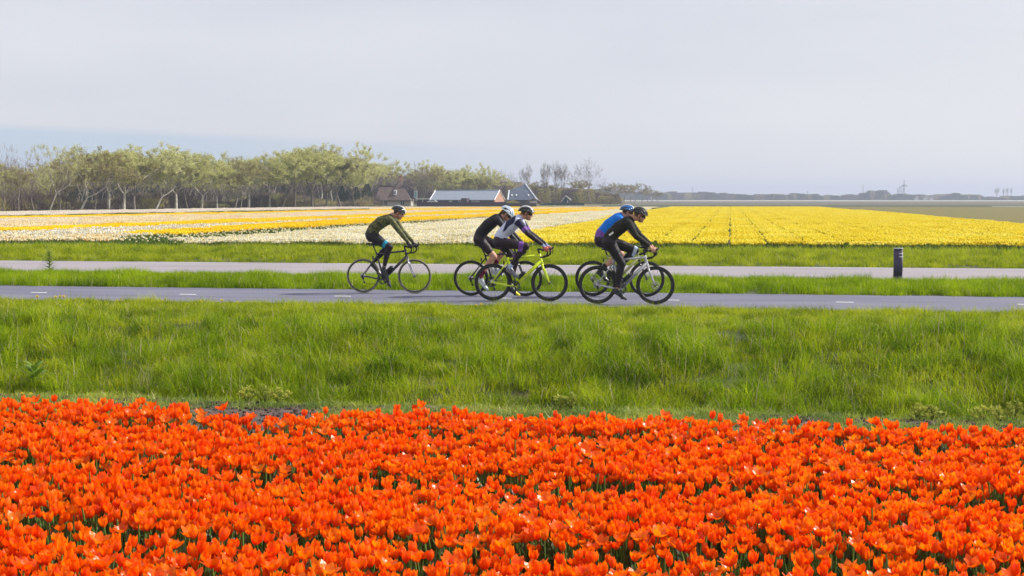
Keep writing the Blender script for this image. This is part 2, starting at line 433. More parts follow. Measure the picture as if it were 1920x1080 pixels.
low_t = [tuft('low_tuft', 60, 0.10, 0.17, 0.012, 0.9, G_LOW, 2, dry=0.04) for _ in range(4)]
dry_t = [tuft('dry_tuft', 14, 0.55, 0.10, 0.006, 0.25, G_DRY, 3, hv=0.4) for _ in range(2)]

def spread(x0, x1, y0, y1, dens):
    n = int((x1 - x0) * (y1 - y0) * dens)
    return RNG.uniform(x0, x1, n), RNG.uniform(y0, y1, n)
def inview(x, y, m=620):
    p = pxof(x, y); return (p > -m) & (p < 1920 + m)
def grass(name, label, x, y, idx, scl, protos, cat='grass', z=None):
    z = gz(x, y) if z is None else z
    pts = np.stack([x, y, z], -1)
    n = len(x); til = RNG.normal(0, 0.10, (n, 2))
    o = scatter(name, pts, RNG.uniform(0, 6.28, n), scl, idx, protos, tilt=til); tag(o, label, cat); return o
# bank between the orange field and the cycle path
x, y = spread(-20, 16, 14.85, 22.85, 44); k = inview(x, y); x, y = x[k], y[k]
c1 = nz(x, y, 1.0, 0); c2 = nz(x, y, 0.5, 1)
tall = np.interp(y, [14.85, 15.6, 18.0, 19.6, 22.2, 22.8], [0.72, 0.95, 0.92, 0.46, 0.30, 0.2])
c3 = nz(x, y, 0.28, 0); sc = tall * (1 + 0.40 * c1 + 0.30 * c2 + 0.38 * c3) * RNG.uniform(0.75, 1.2, len(x))
keep = RNG.random(len(x)) < np.clip(0.85 + 0.5 * c2 + 0.8 * c3, 0.3, 1); x, y, sc, c1 = x[keep], y[keep], sc[keep], c1[keep]
idx = np.where(y < 18.6, RNG.integers(0, 7, len(x)), RNG.integers(4, 7, len(x)))
bl = nz(x, y, 0.8, 2) > 0.55; idx = np.where(bl, RNG.integers(7, 9, len(x)), idx)
grass('bank_grass', 'tall lush green grass on the bank between the orange flowers and the cycle path', x, y, idx, np.clip(sc, .15, 1.6), bank_t)
x, y = spread(-20, 16, 14.8, 22.86, 46); k = inview(x, y); x, y = x[k], y[k]
sc = np.interp(y, [14.8, 18.8, 22.3, 22.86], [1.3, 1.0, 1.0, 0.6]) * (1 + 0.4 * nz(x, y, .8, 0) + 0.5 * nz(x, y, .25, 2)) * RNG.uniform(.7, 1.2, len(x)); sc = np.clip(sc, .2, 2.2)
grass('verge_grass', 'short yellow-green grass along the near edge of the cycle path', x, y, RNG.integers(0, 6, len(x)), sc, verge_t)
# strip between path and road
x, y = spread(-25, 21, PATH_F + 0.0, ROAD_N + 0.05, 34); k = inview(x, y); x, y = x[k], y[k]
sc = np.interp(y, [26.3, 26.8, 28.4, 29.8, 31.2], [0.75, 1.15, 1.1, 0.75, 0.3]) * (1 + 0.35 * nz(x, y, 1.2, 1) + 0.45 * nz(x, y, .35, 0)) * RNG.uniform(.75, 1.2, len(x))
grass('strip_grass', 'bright green grass strip between the cycle path and the grey road', x, y, RNG.integers(0, 4, len(x)), np.clip(sc, .3, 2), mid_t)
# verge beyond the road
x, y = spread(-38, 32, ROAD_F - 0.02, 45.95, 18); k = inview(x, y); x, y = x[k], y[k]
sc = np.interp(y, [37, 37.6, 43, 45.9], [0.45, 1.0, 1.3, 1.25]) * (1 + 0.4 * nz(x, y, 1.5, 2) + 0.5 * nz(x, y, .4, 0)) * RNG.uniform(.7, 1.2, len(x))
grass('field_edge_grass', 'green grass verge between the grey road and the yellow and white fields', x, y, RNG.integers(0, 4, len(x)), np.clip(sc, .3, 2), far_t)
# low weeds between tulips and bank
x, y = spread(-14, 10, 12.7, 14.75, 60); k = inview(x, y); x, y = x[k], y[k]
kk = RNG.random(len(x)) < np.clip(0.9 + 0.4 * nz(x, y, .6, 0), 0, 1); kk &= ~((np.abs(x + 4.8 + .2 * nz(x, y, .5, 1)) < .62) & (y < 13.75 + .2 * nz(x, y, .3, 0))); x, y = x[kk], y[kk]
sc = (1 + 0.5 * nz(x, y, .7, 1)) * RNG.uniform(.6, 1.2, len(x))
grass('low_weeds', 'pale green low weeds along the far edge of the orange flowers', x, y, RNG.integers(0, 4, len(x)), np.clip(sc, .3, 2), low_t, 'weeds')
# soil clods between the tulips and the weeds
M_clod = mat('soil_clod', (0.085, 0.055, 0.045), 0.95, (0.045, 0.03, 0.028), 30)
CL = []
for q in range(3):
    mb = MB(); mb.ellipsoid((0, 0, .3), ((1, 0, 0), (0, .8, 0), (0, 0, .6)), 7, 5); mb.v = [(v[0] * random.uniform(.7, 1.2), v[1] * random.uniform(.7, 1.2), v[2] * random.uniform(.7, 1.2)) for v in mb.v]; CL.append(proto('clod', mb, M_clod))
x, y = spread(-13, 9, 11.0, 14.6, 220); n = len(x)
o = scatter('soil_clods', np.stack([x, y, gz(x, y)], -1), RNG.uniform(0, 6.28, n), RNG.uniform(.006, .026, n) * RNG.uniform(.6, 1.2, n), RNG.integers(0, 3, n), CL); tag(o, 'dark crumbly soil clods along the far edge of the tulip bed', 'soil')
# dry stalks
def dry(cx, cy_, n, sp, s):
    a = RNG.normal(cx, sp, n); b = RNG.normal(cy_, sp * .4, n); return a, b, np.full(n, s)
D = [dry(gp(310, 480).x, 44.2, 14, 0.9, .9), dry(gp(30, 470).x, 44.0, 14, 1.2, .8), dry(gp(560, 470).x, 43.5, 8, 1.2, .7), dry(gp(165, 720, -.3).x, 15.7, 5, .2, .7),
     dry(gp(1760, 740, -.3).x, 15.3, 20, .9, .55), dry(gp(1400, 760, -.3).x, 15.2, 16, 1.2, .45), dry(gp(760, 760, -.3).x, 15.2, 10, 1.5, .45)]
_bx, _by = spread(-12, 8, 14.9, 20.5, 1.1); D.append((_bx, _by, RNG.uniform(.25, .5, len(_bx))))
x = np.concatenate([d[0] for d in D]); y = np.concatenate([d[1] for d in D]); s_ = np.concatenate([d[2] for d in D])
grass('dry_stalks', 'straw-coloured dry stalks standing in the green grass', x, y, RNG.integers(0, 2, len(x)), s_, dry_t, 'dry grass')
#@@FIELDS
# ------------------------------------------------------------------ far flower fields
def fmat(name, cols, tr=0.35):
    return leafmat(name, cols, tr, 0.25, 0.55, 0.2, 0.5)
M_fleaf = leafmat('flower_leaves', [(0.03, 0.055, 0.008), (0.08, 0.14, 0.016), (0.17, 0.26, 0.03)], 0.3, 1.0, 0.5, 0.3, 0.6)
FM = {
 'yellow': fmat('yellow_petals', [(0.80, 0.62, 0.015), (0.88, 0.74, 0.03), (0.90, 0.82, 0.16)]),
 'cream': fmat('cream_petals', [(0.74, 0.64, 0.34), (0.85, 0.78, 0.52), (0.90, 0.86, 0.70)]),
 'orange': fmat('golden_petals', [(0.90, 0.57, 0.003), (0.94, 0.69, 0.005), (0.95, 0.77, 0.015)]),
 'white': fmat('white_petals', [(0.66, 0.64, 0.54), (0.82, 0.79, 0.68), (0.88, 0.86, 0.82)]),
 'peach': fmat('peach_petals', [(0.82, 0.58, 0.24), (0.87, 0.72, 0.40), (0.88, 0.82, 0.58)]),
 'pink': fmat('pale_pink_petals', [(0.72, 0.62, 0.50), (0.82, 0.74, 0.64), (0.86, 0.82, 0.74)]),
}
def patch(name, m, nfl, nleaf, hgt, wx, wy, size=0.036, m2=None):
    mb = MB()
    for i in range(nfl):
        x, y = random.uniform(-wx / 2, wx / 2), random.uniform(-wy / 2, wy / 2); z = hgt * random.uniform(0.84, 1.08)
        s = size * random.uniform(.8, 1.15); a0 = random.uniform(0, 2 * pi); tx, ty = random.uniform(-.02, .02), random.uniform(-.02, .02)
        n = 5; vs = []
        for zz, rr in ((-.9, .25), (0, 1.0), (.9, .95)):
            for j in range(n):
                a = a0 + 2 * pi * j / n; rj = rr * (1 if zz < .5 or j % 2 else .7)
                vs.append((x + tx * zz + s * rj * cos(a), y + ty * zz + s * rj * sin(a), z + s * zz * (1 if j % 2 or zz < .5 else 1.2)))
        fs = [(k * n + j, k * n + (j + 1) % n, (k + 1) * n + (j + 1) % n, (k + 1) * n + j) for k in range(2) for j in range(n)]
        fs.append(tuple(range(5, 10)))
        mb.add(vs, fs, 2 if (m2 is not None and random.random() < .3) else 0)
    for i in range(nleaf):
        x, y = random.uniform(-wx / 2, wx / 2), random.uniform(-wy / 2, wy / 2); h = hgt * random.uniform(.45, .92); a = random.uniform(0, 2 * pi)
        w = 0.016; dx, dy = cos(a) * .07, sin(a) * .07; wx_, wy_ = -sin(a) * w, cos(a) * w
        mb.add([(x - wx_, y - wy_, 0), (x + wx_, y + wy_, 0), (x + dx * .4 + wx_, y + dy * .4 + wy_, h * .6), (x + dx * .4 - wx_, y + dy * .4 - wy_, h * .6), (x + dx, y + dy, h)], [(0, 1, 2, 3), (3, 2, 4)], 1)
    return proto(name, mb, [m, M_fleaf] + ([m2] if m2 is not None else []))
def pjy(x, y, z):                    # photo row/column of world points
    dx, dy, dz = x, y, z - CAMZ
    f = CF.x * dx + CF.y * dy + CF.z * dz
    return 960 + F * (CR.x * dx + CR.y * dy) / f, 540 - F * (CU.x * dx + CU.y * dy + CU.z * dz) / f
# measured edges of the beds, as straight ground lines seen in the photograph
def ln(p, q): return lambda px: p[1] + (q[1] - p[1]) * (px - p[0]) / (q[0] - p[0])
L_right = ln((1540, 388.5), (1920, 419)); L_yl = ln((1010, 433), (1229, 388.5)); L_pale = ln((480, 440), (1130, 395))
pl = lambda a, b: (lambda px: np.interp(px, a, b) + np.where(px < a[0], (px - a[0]) * (b[1] - b[0]) / (a[1] - a[0]), 0))
L_o2b = pl([215, 685, 850, 1130], [443.5, 419, 409.5, 396]); L_o2t = pl([215, 480, 630, 850, 1100], [438.5, 421, 412, 404.5, 393]); L_o1b = pl([0, 475, 630, 850, 1100], [434.5, 417.5, 410.5, 402.3, 392]); L_o1t = pl([0, 760, 850, 1100], [428, 400.5, 396.3, 389.8])
L_y0b = ln((0, 410.5), (480, 400.5)); L_y0t = ln((0, 407), (480, 397.6)); L_wb = ln((0, 403.5), (480, 394.6)); L_wt = ln((0, 397), (640, 388))
bedx0 = gp(1368, 450, .3).x; PITCH_B = 1.30
ye = [patch('yellow_patch', FM['yellow'], 90, 60, 0.36, 1.18, 1.04) for _ in range(3)]
gx = np.arange(-16, 42) * PITCH_B + bedx0 + PITCH_B / 2; gy = np.arange(FIELD_F + .5, 252, 1.0)
Xg, Yg = [a.ravel() for a in np.meshgrid(gx, gy, indexing='ij')]
px, py = pjy(Xg, Yg, 0.33)
k = (py > L_right(px)) & ((py > L_yl(px)) | (px > 1235)) & (py > 387.8) & (px < 2350)
k &= Xg > gp(1010, 433, .3).x - 1 + 0 * Xg
Xg, Yg = Xg[k], Yg[k]; n = len(Xg)
Xg = Xg + RNG.normal(0, .03, n)
o = scatter('yellow_flower_field', np.stack([Xg, Yg, np.full(n, -.01) + .02 * nz(Xg, Yg, 4, 1)], -1), RNG.integers(0, 2, n) * pi, np.stack([np.ones(n), np.ones(n), 1 + .10 * nz(Xg, Yg, 2.2, 0) + RNG.normal(0, .03, n)], -1), RNG.integers(0, 3, n), ye)
tag(o, 'field of bright yellow flowers in long straight beds running away from the road', 'flower field')
# left hand beds
kinds = {}
def lp(k, c, nfl=74, c2=None, hh=.34): kinds[k] = [patch(k + '_patch', FM[c], nfl, 60, hh, 1.02, 1.04, m2=FM[c2] if c2 else None) for _ in range(2)]
lp('cream', 'cream', 84, 'white'); lp('orange', 'orange'); lp('white', 'white', 34, 'peach'); lp('peach', 'peach', 70, 'pink'); lp('pink', 'pink', 80); lp('peach_mix', 'peach', 44, 'white')
lp('sparse', 'cream', 4)
gx = np.arange(-160, -5, 1.0); gy = np.arange(FIELD_F + .5, 262, 1.0)
Xg, Yg = [a.ravel() for a in np.meshgrid(gx, gy, indexing='ij')]
px, py = pjy(Xg, Yg, 0.31)
inn = (px > -280) & (px < 1240) & (py <= L_yl(px) + .3) & (py > np.maximum(L_wt(px), 388.3))
wide = nz(Xg, Yg, 9, 2)
def cat_of(px, py, x, y):
    c = np.full(len(px), 'none   ', dtype=object)
    def setk(mask, v): c[mask & (c == 'none   ')] = v
    setk((py > L_pale(px)) & (px > 330), 'cream')
    front = (py <= L_pale(px)) | (px <= 330)
    setk(front & (px < 215) & (py > 441) & (py < 452 + wide * 3), 'peach_mix')
    setk(front & (py > L_o2b(px)) & (px >= 215) & (px < 1100), 'sparse')
    setk(front & (py > 438) & (px < 330) , 'white')
    setk((py > L_o2t(px)) & (px >= 215) , 'orange')
    setk((py > L_o1b(px)), 'white')
    setk((py > L_o1t(px)), 'orange')
    setk((py > L_y0b(px)), 'peach')
    setk((py > L_y0t(px)), 'orange')
    setk((py > L_wb(px)) & (px < 700), 'none')
    setk((py > L_wt(px)) & (px < 700), 'pink')
    setk(px > 700, 'peach')
    return c
c = cat_of(px, py, Xg, Yg)
mixm = (c == 'peach') & (nz(Xg, Yg, 5, 0) > .35); c[mixm] = 'pink'
LAB = {'cream': ('cream_flower_field', 'wide bed of cream white flowers behind the cyclists, beside the yellow field'),
       'orange': ('golden_flower_field', 'narrow beds of deep golden yellow flowers on the left'),
       'white': ('white_flower_field', 'thin white flowers with green leaves between the golden beds on the left'),
       'peach': ('peach_flower_field', 'pale peach flower bed in front of the wood and the farm'),
       'pink': ('pale_flower_field', 'whitish pink flower strip at the foot of the wood'),
       'peach_mix': ('mixed_flower_field', 'peach and white flowers at the near left corner of the fields'),
       'sparse': ('green_flower_field', 'mostly green bed with few flowers between the golden and cream beds')}
for kd, (nm, lb) in LAB.items():
    k = inn & (c == kd); n = int(k.sum()); x, y = Xg[k], Yg[k]
    if n == 0: continue
    o = scatter(nm, np.stack([x, y, np.full(n, -.01)], -1), RNG.integers(0, 2, n) * pi, np.stack([np.ones(n), np.ones(n), 1 + .12 * nz(x, y, 2.2, 0) + RNG.normal(0, .04, n)], -1), RNG.integers(0, 2, n), kinds[kd])
    tag(o, lb, 'flower field')
# bare bands of land beyond the fields (each its own sheet a little above the land)
def sheet(name, corners, m, z):
    mb = MB(); P = [gp(px, py, 0) for px, py in corners]; mb.add([(p.x, p.y, z) for p in P], [tuple(range(len(P)))])
    return tag(mb.build(name, m, smooth=False), kind='structure')
M_stub = mat('sprouting_field', (0.145, 0.100, 0.008), 0.9, (0.105, 0.105, 0.006), 0.9, space='World', detail=8, stretch=(1, .12, 1))
M_grey = mat('bare_field_soil', (0.085, 0.075, 0.055), 0.95, (0.10, 0.095, 0.055), 0.03, space='World', detail=5)
M_pale = mat('pale_far_field', (0.36, 0.34, 0.31), 0.9, (0.28, 0.28, 0.25), 0.02, space='World')
M_green = mat('far_green_edge', (0.02, 0.04, 0.012), 0.9, (0.035, 0.05, 0.015), 0.05, space='World')
sheet('sprouting_field', [(1535, 388), (2300, 388), (2300, 453), (1925, 423)], M_stub, 0.0)
sheet('ditch_edge', [(1130, 387.2), (2600, 388.2), (2600, 384.8), (1130, 384.6)], M_green, 0.0)
sheet('bare_field', [(1100, 384.0), (2800, 384.2), (2800, 377.6), (1100, 377.6)], M_grey, 0.0)
sheet('pale_field', [(1140, 377.3), (3000, 377.3), (3000, 375.6), (1140, 375.6)], M_pale, 0.0)
sheet('sandy_strip', [(1860, 386.9), (2300, 386.6), (2300, 387.8), (1860, 387.6)], M_pale, 0.02)

# ------------------------------------------------------------------ orange tulips in the foreground
M_pet = leafmat('tulip_petal', [(0.92, 0.070, 0.001), (0.96, 0.130, 0.001), (0.97, 0.185, 0.002), (0.97, 0.26, 0.01)], 0.55, 3.0, 0.30, 0.42, 0.75, (1.0, 1.1, 0.5))
M_tleaf = leafmat('tulip_leaf', [(0.035, 0.075, 0.016), (0.08, 0.125, 0.03), (0.20, 0.25, 0.10)], 0.25, 3.0, 0.38, 0.5, 0.6)
M_stem = leafmat('tulip_stem', [(0.10, 0.19, 0.03), (0.17, 0.28, 0.06)], 0.15, 3.0, 0.5, 0.3, 0.6)
def petal_geo(R, H, W, flare, nu=4, nv=6):
    """one petal standing at distance R(v) from the flower's axis, facing +x"""
    vs = []
    for i in range(nv + 1):
        v = i / nv; r = R * (0.25 + 0.95 * sin(pi * min(1, v * 0.72) ** 0.8)) if v < 1 else R * 0.9
        r = R * (0.22 + 0.9 * (1 - (1 - min(v * 1.9, 1)) ** 2)) + flare * R * v * v * 1.3 - (1 - flare) * R * 0.55 * max(0, v - .45) ** 1.3
        w = W * (sin(pi * (0.10 + 0.84 * v ** 0.9))) ** 0.55 if v < 1 else W * 0.22
        for j in range(nu + 1):
            u = -1 + 2 * j / nu; th = u * w / max(r, R * .4)
            vs.append((r * cos(th * .9), r * sin(th * .9) * 1.05, H * v - abs(u) ** 2 * 0.09 * H * v))
    fs = [(i * (nu + 1) + j, i * (nu + 1) + j + 1, (i + 1) * (nu + 1) + j + 1, (i + 1) * (nu + 1) + j) for i in range(nv) for j in range(nu)]
    return vs, fs
VAR = [(0.0185, 0.063, 0.0225, 0.0), (0.0195, 0.060, 0.023, 0.15), (0.0205, 0.057, 0.024, 0.4), (0.022, 0.053, 0.025, 0.8), (0.0165, 0.067, 0.020, -0.15)]
PET = []
for R, H, W, fl in VAR:
    vs, fs = petal_geo(R, H, W, fl); mb = MB(); mb.add(vs, fs); PET.append(mb.mesh('petal', M_pet))
def leaf_geo(L, W, bend, fold=0.25, nv=6):
    vs = []
    for i in range(nv + 1):
        v = i / nv; w = W * sin(pi * (0.12 + 0.86 * v)) if i < nv else 0.001
        x = 0.01 + L * (0.22 * v + bend * v * v); z = L * (0.95 * v - bend * .8 * v ** 3)
        for u in (-1, 0, 1): vs.append((x - abs(u) * 0 + (fold * w if u else 0), u * w, z + (0.3 * w if u else 0)))
    fs = [(i * 3 + j, i * 3 + j + 1, (i + 1) * 3 + j + 1, (i + 1) * 3 + j) for i in range(nv) for j in range(2)]
    return vs, fs
LEAFG = [leaf_geo(0.27, 0.026, 0.25), leaf_geo(0.25, 0.034, 0.5), leaf_geo(0.30, 0.022, 0.12)]
LEAFM = []
for vs, fs in LEAFG: mb = MB(); mb.add(vs, fs); LEAFM.append(mb.mesh('leaf', M_tleaf))
STEMH = 0.335
mb = MB(); mb.tube([(0, 0, 0), (.006, 0, .12), (.010, .002, .25), (.008, 0, STEMH), (.008, 0, STEMH + .012)], [.0048, .0045, .004, .004, .007], 6); STEMM = mb.mesh('stem', M_stem)
HEAD = Vector((.008, 0, STEMH))
def euler_m(a): return Matrix.Rotation(a[2], 3, 'Z') @ Matrix.Rotation(a[1], 3, 'Y') @ Matrix.Rotation(a[0], 3, 'X')
def tulip_layout(vi):
    """(mesh index, rotation, scale) of the six petals, tilt of the head"""
    out = []; fl = VAR[vi][3]; tilt = (random.uniform(-.22, .22), random.uniform(-.22, .22), random.uniform(0, 6.28))
    for q in range(6):
        inner = q % 2; out.append((vi, q * pi / 3 + random.uniform(-.1, .1), (0.90 if inner else 1.0) * random.uniform(.96, 1.04), random.uniform(-.05, .12) + (0.14 * fl if not inner else 0)))
    return tilt, out
def tulip_proto(vi):
    mb = MB(); tilt, ps = tulip_layout(vi); T = euler_m(tilt)
    for _, a, s, ti in ps:
        vs, fs = petal_geo(*VAR[vi], nu=3, nv=5); Rz = Matrix.Rotation(a, 3, 'Z') @ Matrix.Rotation(ti, 3, 'Y')
        mb.add([T @ (Rz @ (Vector(v) * s)) + HEAD for v in vs], fs, 0)
    mb.tube([(0, 0, 0), (.006, 0, .12), (.010, .002, .25), (.008, 0, STEMH + .01)], .0045, 4, 1, cap=False)
    a0 = random.uniform(0, 6.28)
    for q in range(3):
        vs, fs = LEAFG[random.randrange(3)]; Rz = Matrix.Rotation(a0 + q * 2.1 + random.uniform(-.3, .3), 3, 'Z'); s = random.uniform(.8, 1.15)
        mb.add([Rz @ (Vector(v) * s) for v in vs], fs, 2)
    return proto('tulip_shape', mb, [M_pet, M_stem, M_tleaf], smooth=True)
TP = [tulip_proto(i % len(VAR)) for i in range(12)]
def leaf_only():
    mb = MB()
    for q in range(5):
        vs, fs = LEAFG[random.randrange(3)]; Rz = Matrix.Rotation(random.uniform(0, 6.28), 3, 'Z'); s = random.uniform(.7, 1.1)
        mb.add([Rz @ (Vector(v) * s) for v in vs], fs, 0)
    return proto('tulip_leaves', mb, [M_tleaf], smooth=True)
TP.append(leaf_only())
gapY = [gp(960, 1052, -.15).y, gp(960, 915, -.12).y, gp(960, 828, -.12).y]
tx, ty = spread(-11, 7.5, 5.4, 12.2, 300)
def edgeY(x): return 11.55 + 0.10 * nz(x, 0 * x, 1.3, 0) - 0.38 * np.exp(-((x + 4.15) / .75) ** 2) + 0.12 * np.exp(-((x + 2.9) / .7) ** 2)
k = ty < edgeY(tx)
gapd = np.min([np.abs(ty + 0.06 * nz(tx, ty, .8, 1) - g) for g in gapY], axis=0)
k &= RNG.random(len(tx)) < np.clip(0.05 + (gapd - .075) / 0.20, 0, 1)
k &= RNG.random(len(tx)) < np.clip(1.02 + 0.30 * nz(tx, ty, .5, 0), .5, 1)
# thinner at the very front, as the photograph's last bed ends there
k &= inview(tx, ty, 950)
tx, ty = tx[k], ty[k]; n = len(tx)
tz = np.full(n, -.445); ts = RNG.normal(1.0, .095, n) * (1 + .05 * nz(tx, ty, 1.0, 2)); trr = RNG.uniform(0, 6.28, n)
px, py = pjy(tx, ty, tz + .37 * ts)
order = np.argsort(-py); cand = [i for i in order if -10 < px[i] < 1930 and py[i] - 22 < 1080][:300]
sel = np.zeros(n, bool); sel[cand] = True
r = ~sel; m_ = int(r.sum())
o = scatter('tulip_field', np.stack([tx[r], ty[r], tz[r]], -1), trr[r], ts[r], np.minimum(RNG.integers(0, 12, m_), 11), TP, tilt=RNG.normal(0, .11, (m_, 2)))
tag(o, 'dense field of orange red tulips behind the foremost rows', 'flower field')
lx, ly = spread(-11, 7.5, 5.4, 12.2, 16); k = (ly < edgeY(lx) + .1) & inview(lx, ly, 950); lx, ly = lx[k], ly[k]
o = scatter('tulip_foliage', np.stack([lx, ly, np.full(len(lx), -.445)], -1), RNG.uniform(0, 6.28, len(lx)), RNG.uniform(.8, 1.15, len(lx)), np.full(len(lx), 12), TP)
tag(o, 'broad grey-green tulip leaves between the orange flowers', 'leaves')
TL = 'orange red tulip in the foremost rows at the lower edge of the picture'
for i in cand:
    t = bpy.data.objects.new('tulip', None); COL.objects.link(t); t.location = (tx[i], ty[i], tz[i])
    t.rotation_euler = (RNG.normal(0, .11), RNG.normal(0, .11), trr[i]); t.scale = (ts[i],) * 3; t.empty_display_size = .05
    tag(t, TL, 'tulip', 'tulips in the foremost rows')
    link('stem', STEMM, t); a0 = random.uniform(0, 6.28)
    for q in range(3):
        l = link('leaf', LEAFM[random.randrange(3)], t, (0, 0, 0)); l.rotation_euler = (0, 0, a0 + q * 2.1 + random.uniform(-.3, .3)); l.scale = (random.uniform(.8, 1.15),) * 3
    tilt, ps = tulip_layout(random.randrange(len(VAR))); T = euler_m(tilt)
    for vi, a, s, ti in ps:
        p = link('petal', PET[vi], t, HEAD); p.rotation_euler = (T @ Matrix.Rotation(a, 3, 'Z') @ Matrix.Rotation(ti, 3, 'Y')).to_euler(); p.scale = (s,) * 3
#@@BIKES
# ------------------------------------------------------------------ bicycles
M_rubber = mat('tyre_rubber', (0.018, 0.017, 0.018), 0.75, (0.028, 0.026, 0.027), 40)
M_tan = mat('tan_tyre_wall', (0.42, 0.36, 0.27), 0.7, (0.34, 0.29, 0.21), 30)
M_carb = mat('carbon', (0.012, 0.012, 0.014), 0.35, (0.02, 0.02, 0.022), 20)
M_alu = mat('brushed_metal', (0.50, 0.50, 0.52), 0.3, (0.40, 0.40, 0.42), 30, metal=0.9)
M_dark = mat('dark_metal', (0.05, 0.05, 0.055), 0.4, (0.08, 0.08, 0.085), 30, metal=0.6)
M_black = mat('black_plastic', (0.012, 0.012, 0.013), 0.5, (0.022, 0.022, 0.024), 30)
M_tape = mat('bar_tape', (0.012, 0.011, 0.013), 0.8, (0.02, 0.02, 0.02), 60)
M_clear = mat('pale_bottle', (0.62, 0.66, 0.68), 0.35, (0.5, 0.55, 0.58), 12)
M_bblue = mat('blue_bottle', (0.03, 0.30, 0.62), 0.35, (0.02, 0.22, 0.5), 12)
M_whitep = mat('white_print', (0.75, 0.75, 0.76), 0.5, (0.66, 0.66, 0.68), 10)
WB = 1.0; RR = 0.335

def wheel(root, x, side_disc, depth, tyre_m, rim_m, rimw=0.013):
    c = world_loc(root) + Vector((x, 0, RR))
    ro = RR - 0.024; ri = ro - depth
    mb = MB(); mb.lathe(c, [(ro, -rimw * .8), (ro, rimw * .8), (ro - depth * .4, rimw), (ri, rimw * .45), (ri - .003, 0), (ri, -rimw * .45), (ro - depth * .4, -rimw)], 72)
    rim = mb.build('wheel', rim_m, root)
    mb = MB(); rc = RR - 0.0135; prof = [(rc + 0.0135 * sin(a), 0.0135 * cos(a)) for a in [2 * pi * k / 12 for k in range(12)]]
    mb.lathe(c, prof, 72)
    if tyre_m is M_tan:
        ty = mb.build('tyre', [M_rubber], rim)
        for s in (-1, 1):
            m2 = MB(); m2.lathe(c, [(rc - .012, s * .0095), (rc + .002, s * .0145), (rc + .0095, s * .0118), (rc + .002, s * .0105)], 72); m2.build('tyre_wall', M_tan, rim)
    else: mb.build('tyre', [tyre_m], rim)
    mb = MB(); hub = [(0.021, -.045), (.021, .045), (.006, .045), (.006, -.045)]; mb.lathe(c, hub, 20); mb.build('hub', M_dark, rim)
    mb = MB()
    for k in range(22):
        a = 2 * pi * k / 22; s = 1 if k % 2 else -1; a2 = a + (0.28 if k % 4 < 2 else -0.28)
        mb.tube([c + Vector((.02 * cos(a2), s * .026, .02 * sin(a2))), c + Vector((ri * cos(a), 0, ri * sin(a)))], .0011, 4, cap=False)
    tag(mb.build('spokes', M_dark if rim_m is not M_alu else M_alu, rim), kind='stuff')
    mb = MB(); mb.tube([c + Vector((0, .012, 0)) + Vector((cos(4.9), 0, sin(4.9))) * ri, c + Vector((0, .0, 0)) + Vector((cos(4.9), 0, sin(4.9))) * (ri - .04)], .003, 6); mb.build('valve', M_dark, rim)
    if side_disc:
        mb = MB(); mb.lathe(c + Vector((0, -.032 if side_disc < 0 else .032, 0)), [(.070, -.001), (.070, .001), (.055, .001), (.055, -.001)], 40)
        for k in range(6):
            a = k * pi / 3; mb.tube([c + Vector((.015 * cos(a), side_disc * .032, .015 * sin(a))), c + Vector((.058 * cos(a + .4), side_disc * .032, .058 * sin(a + .4)))], .003, 4)
        mb.build('disc_rotor', M_alu, rim)
    return rim

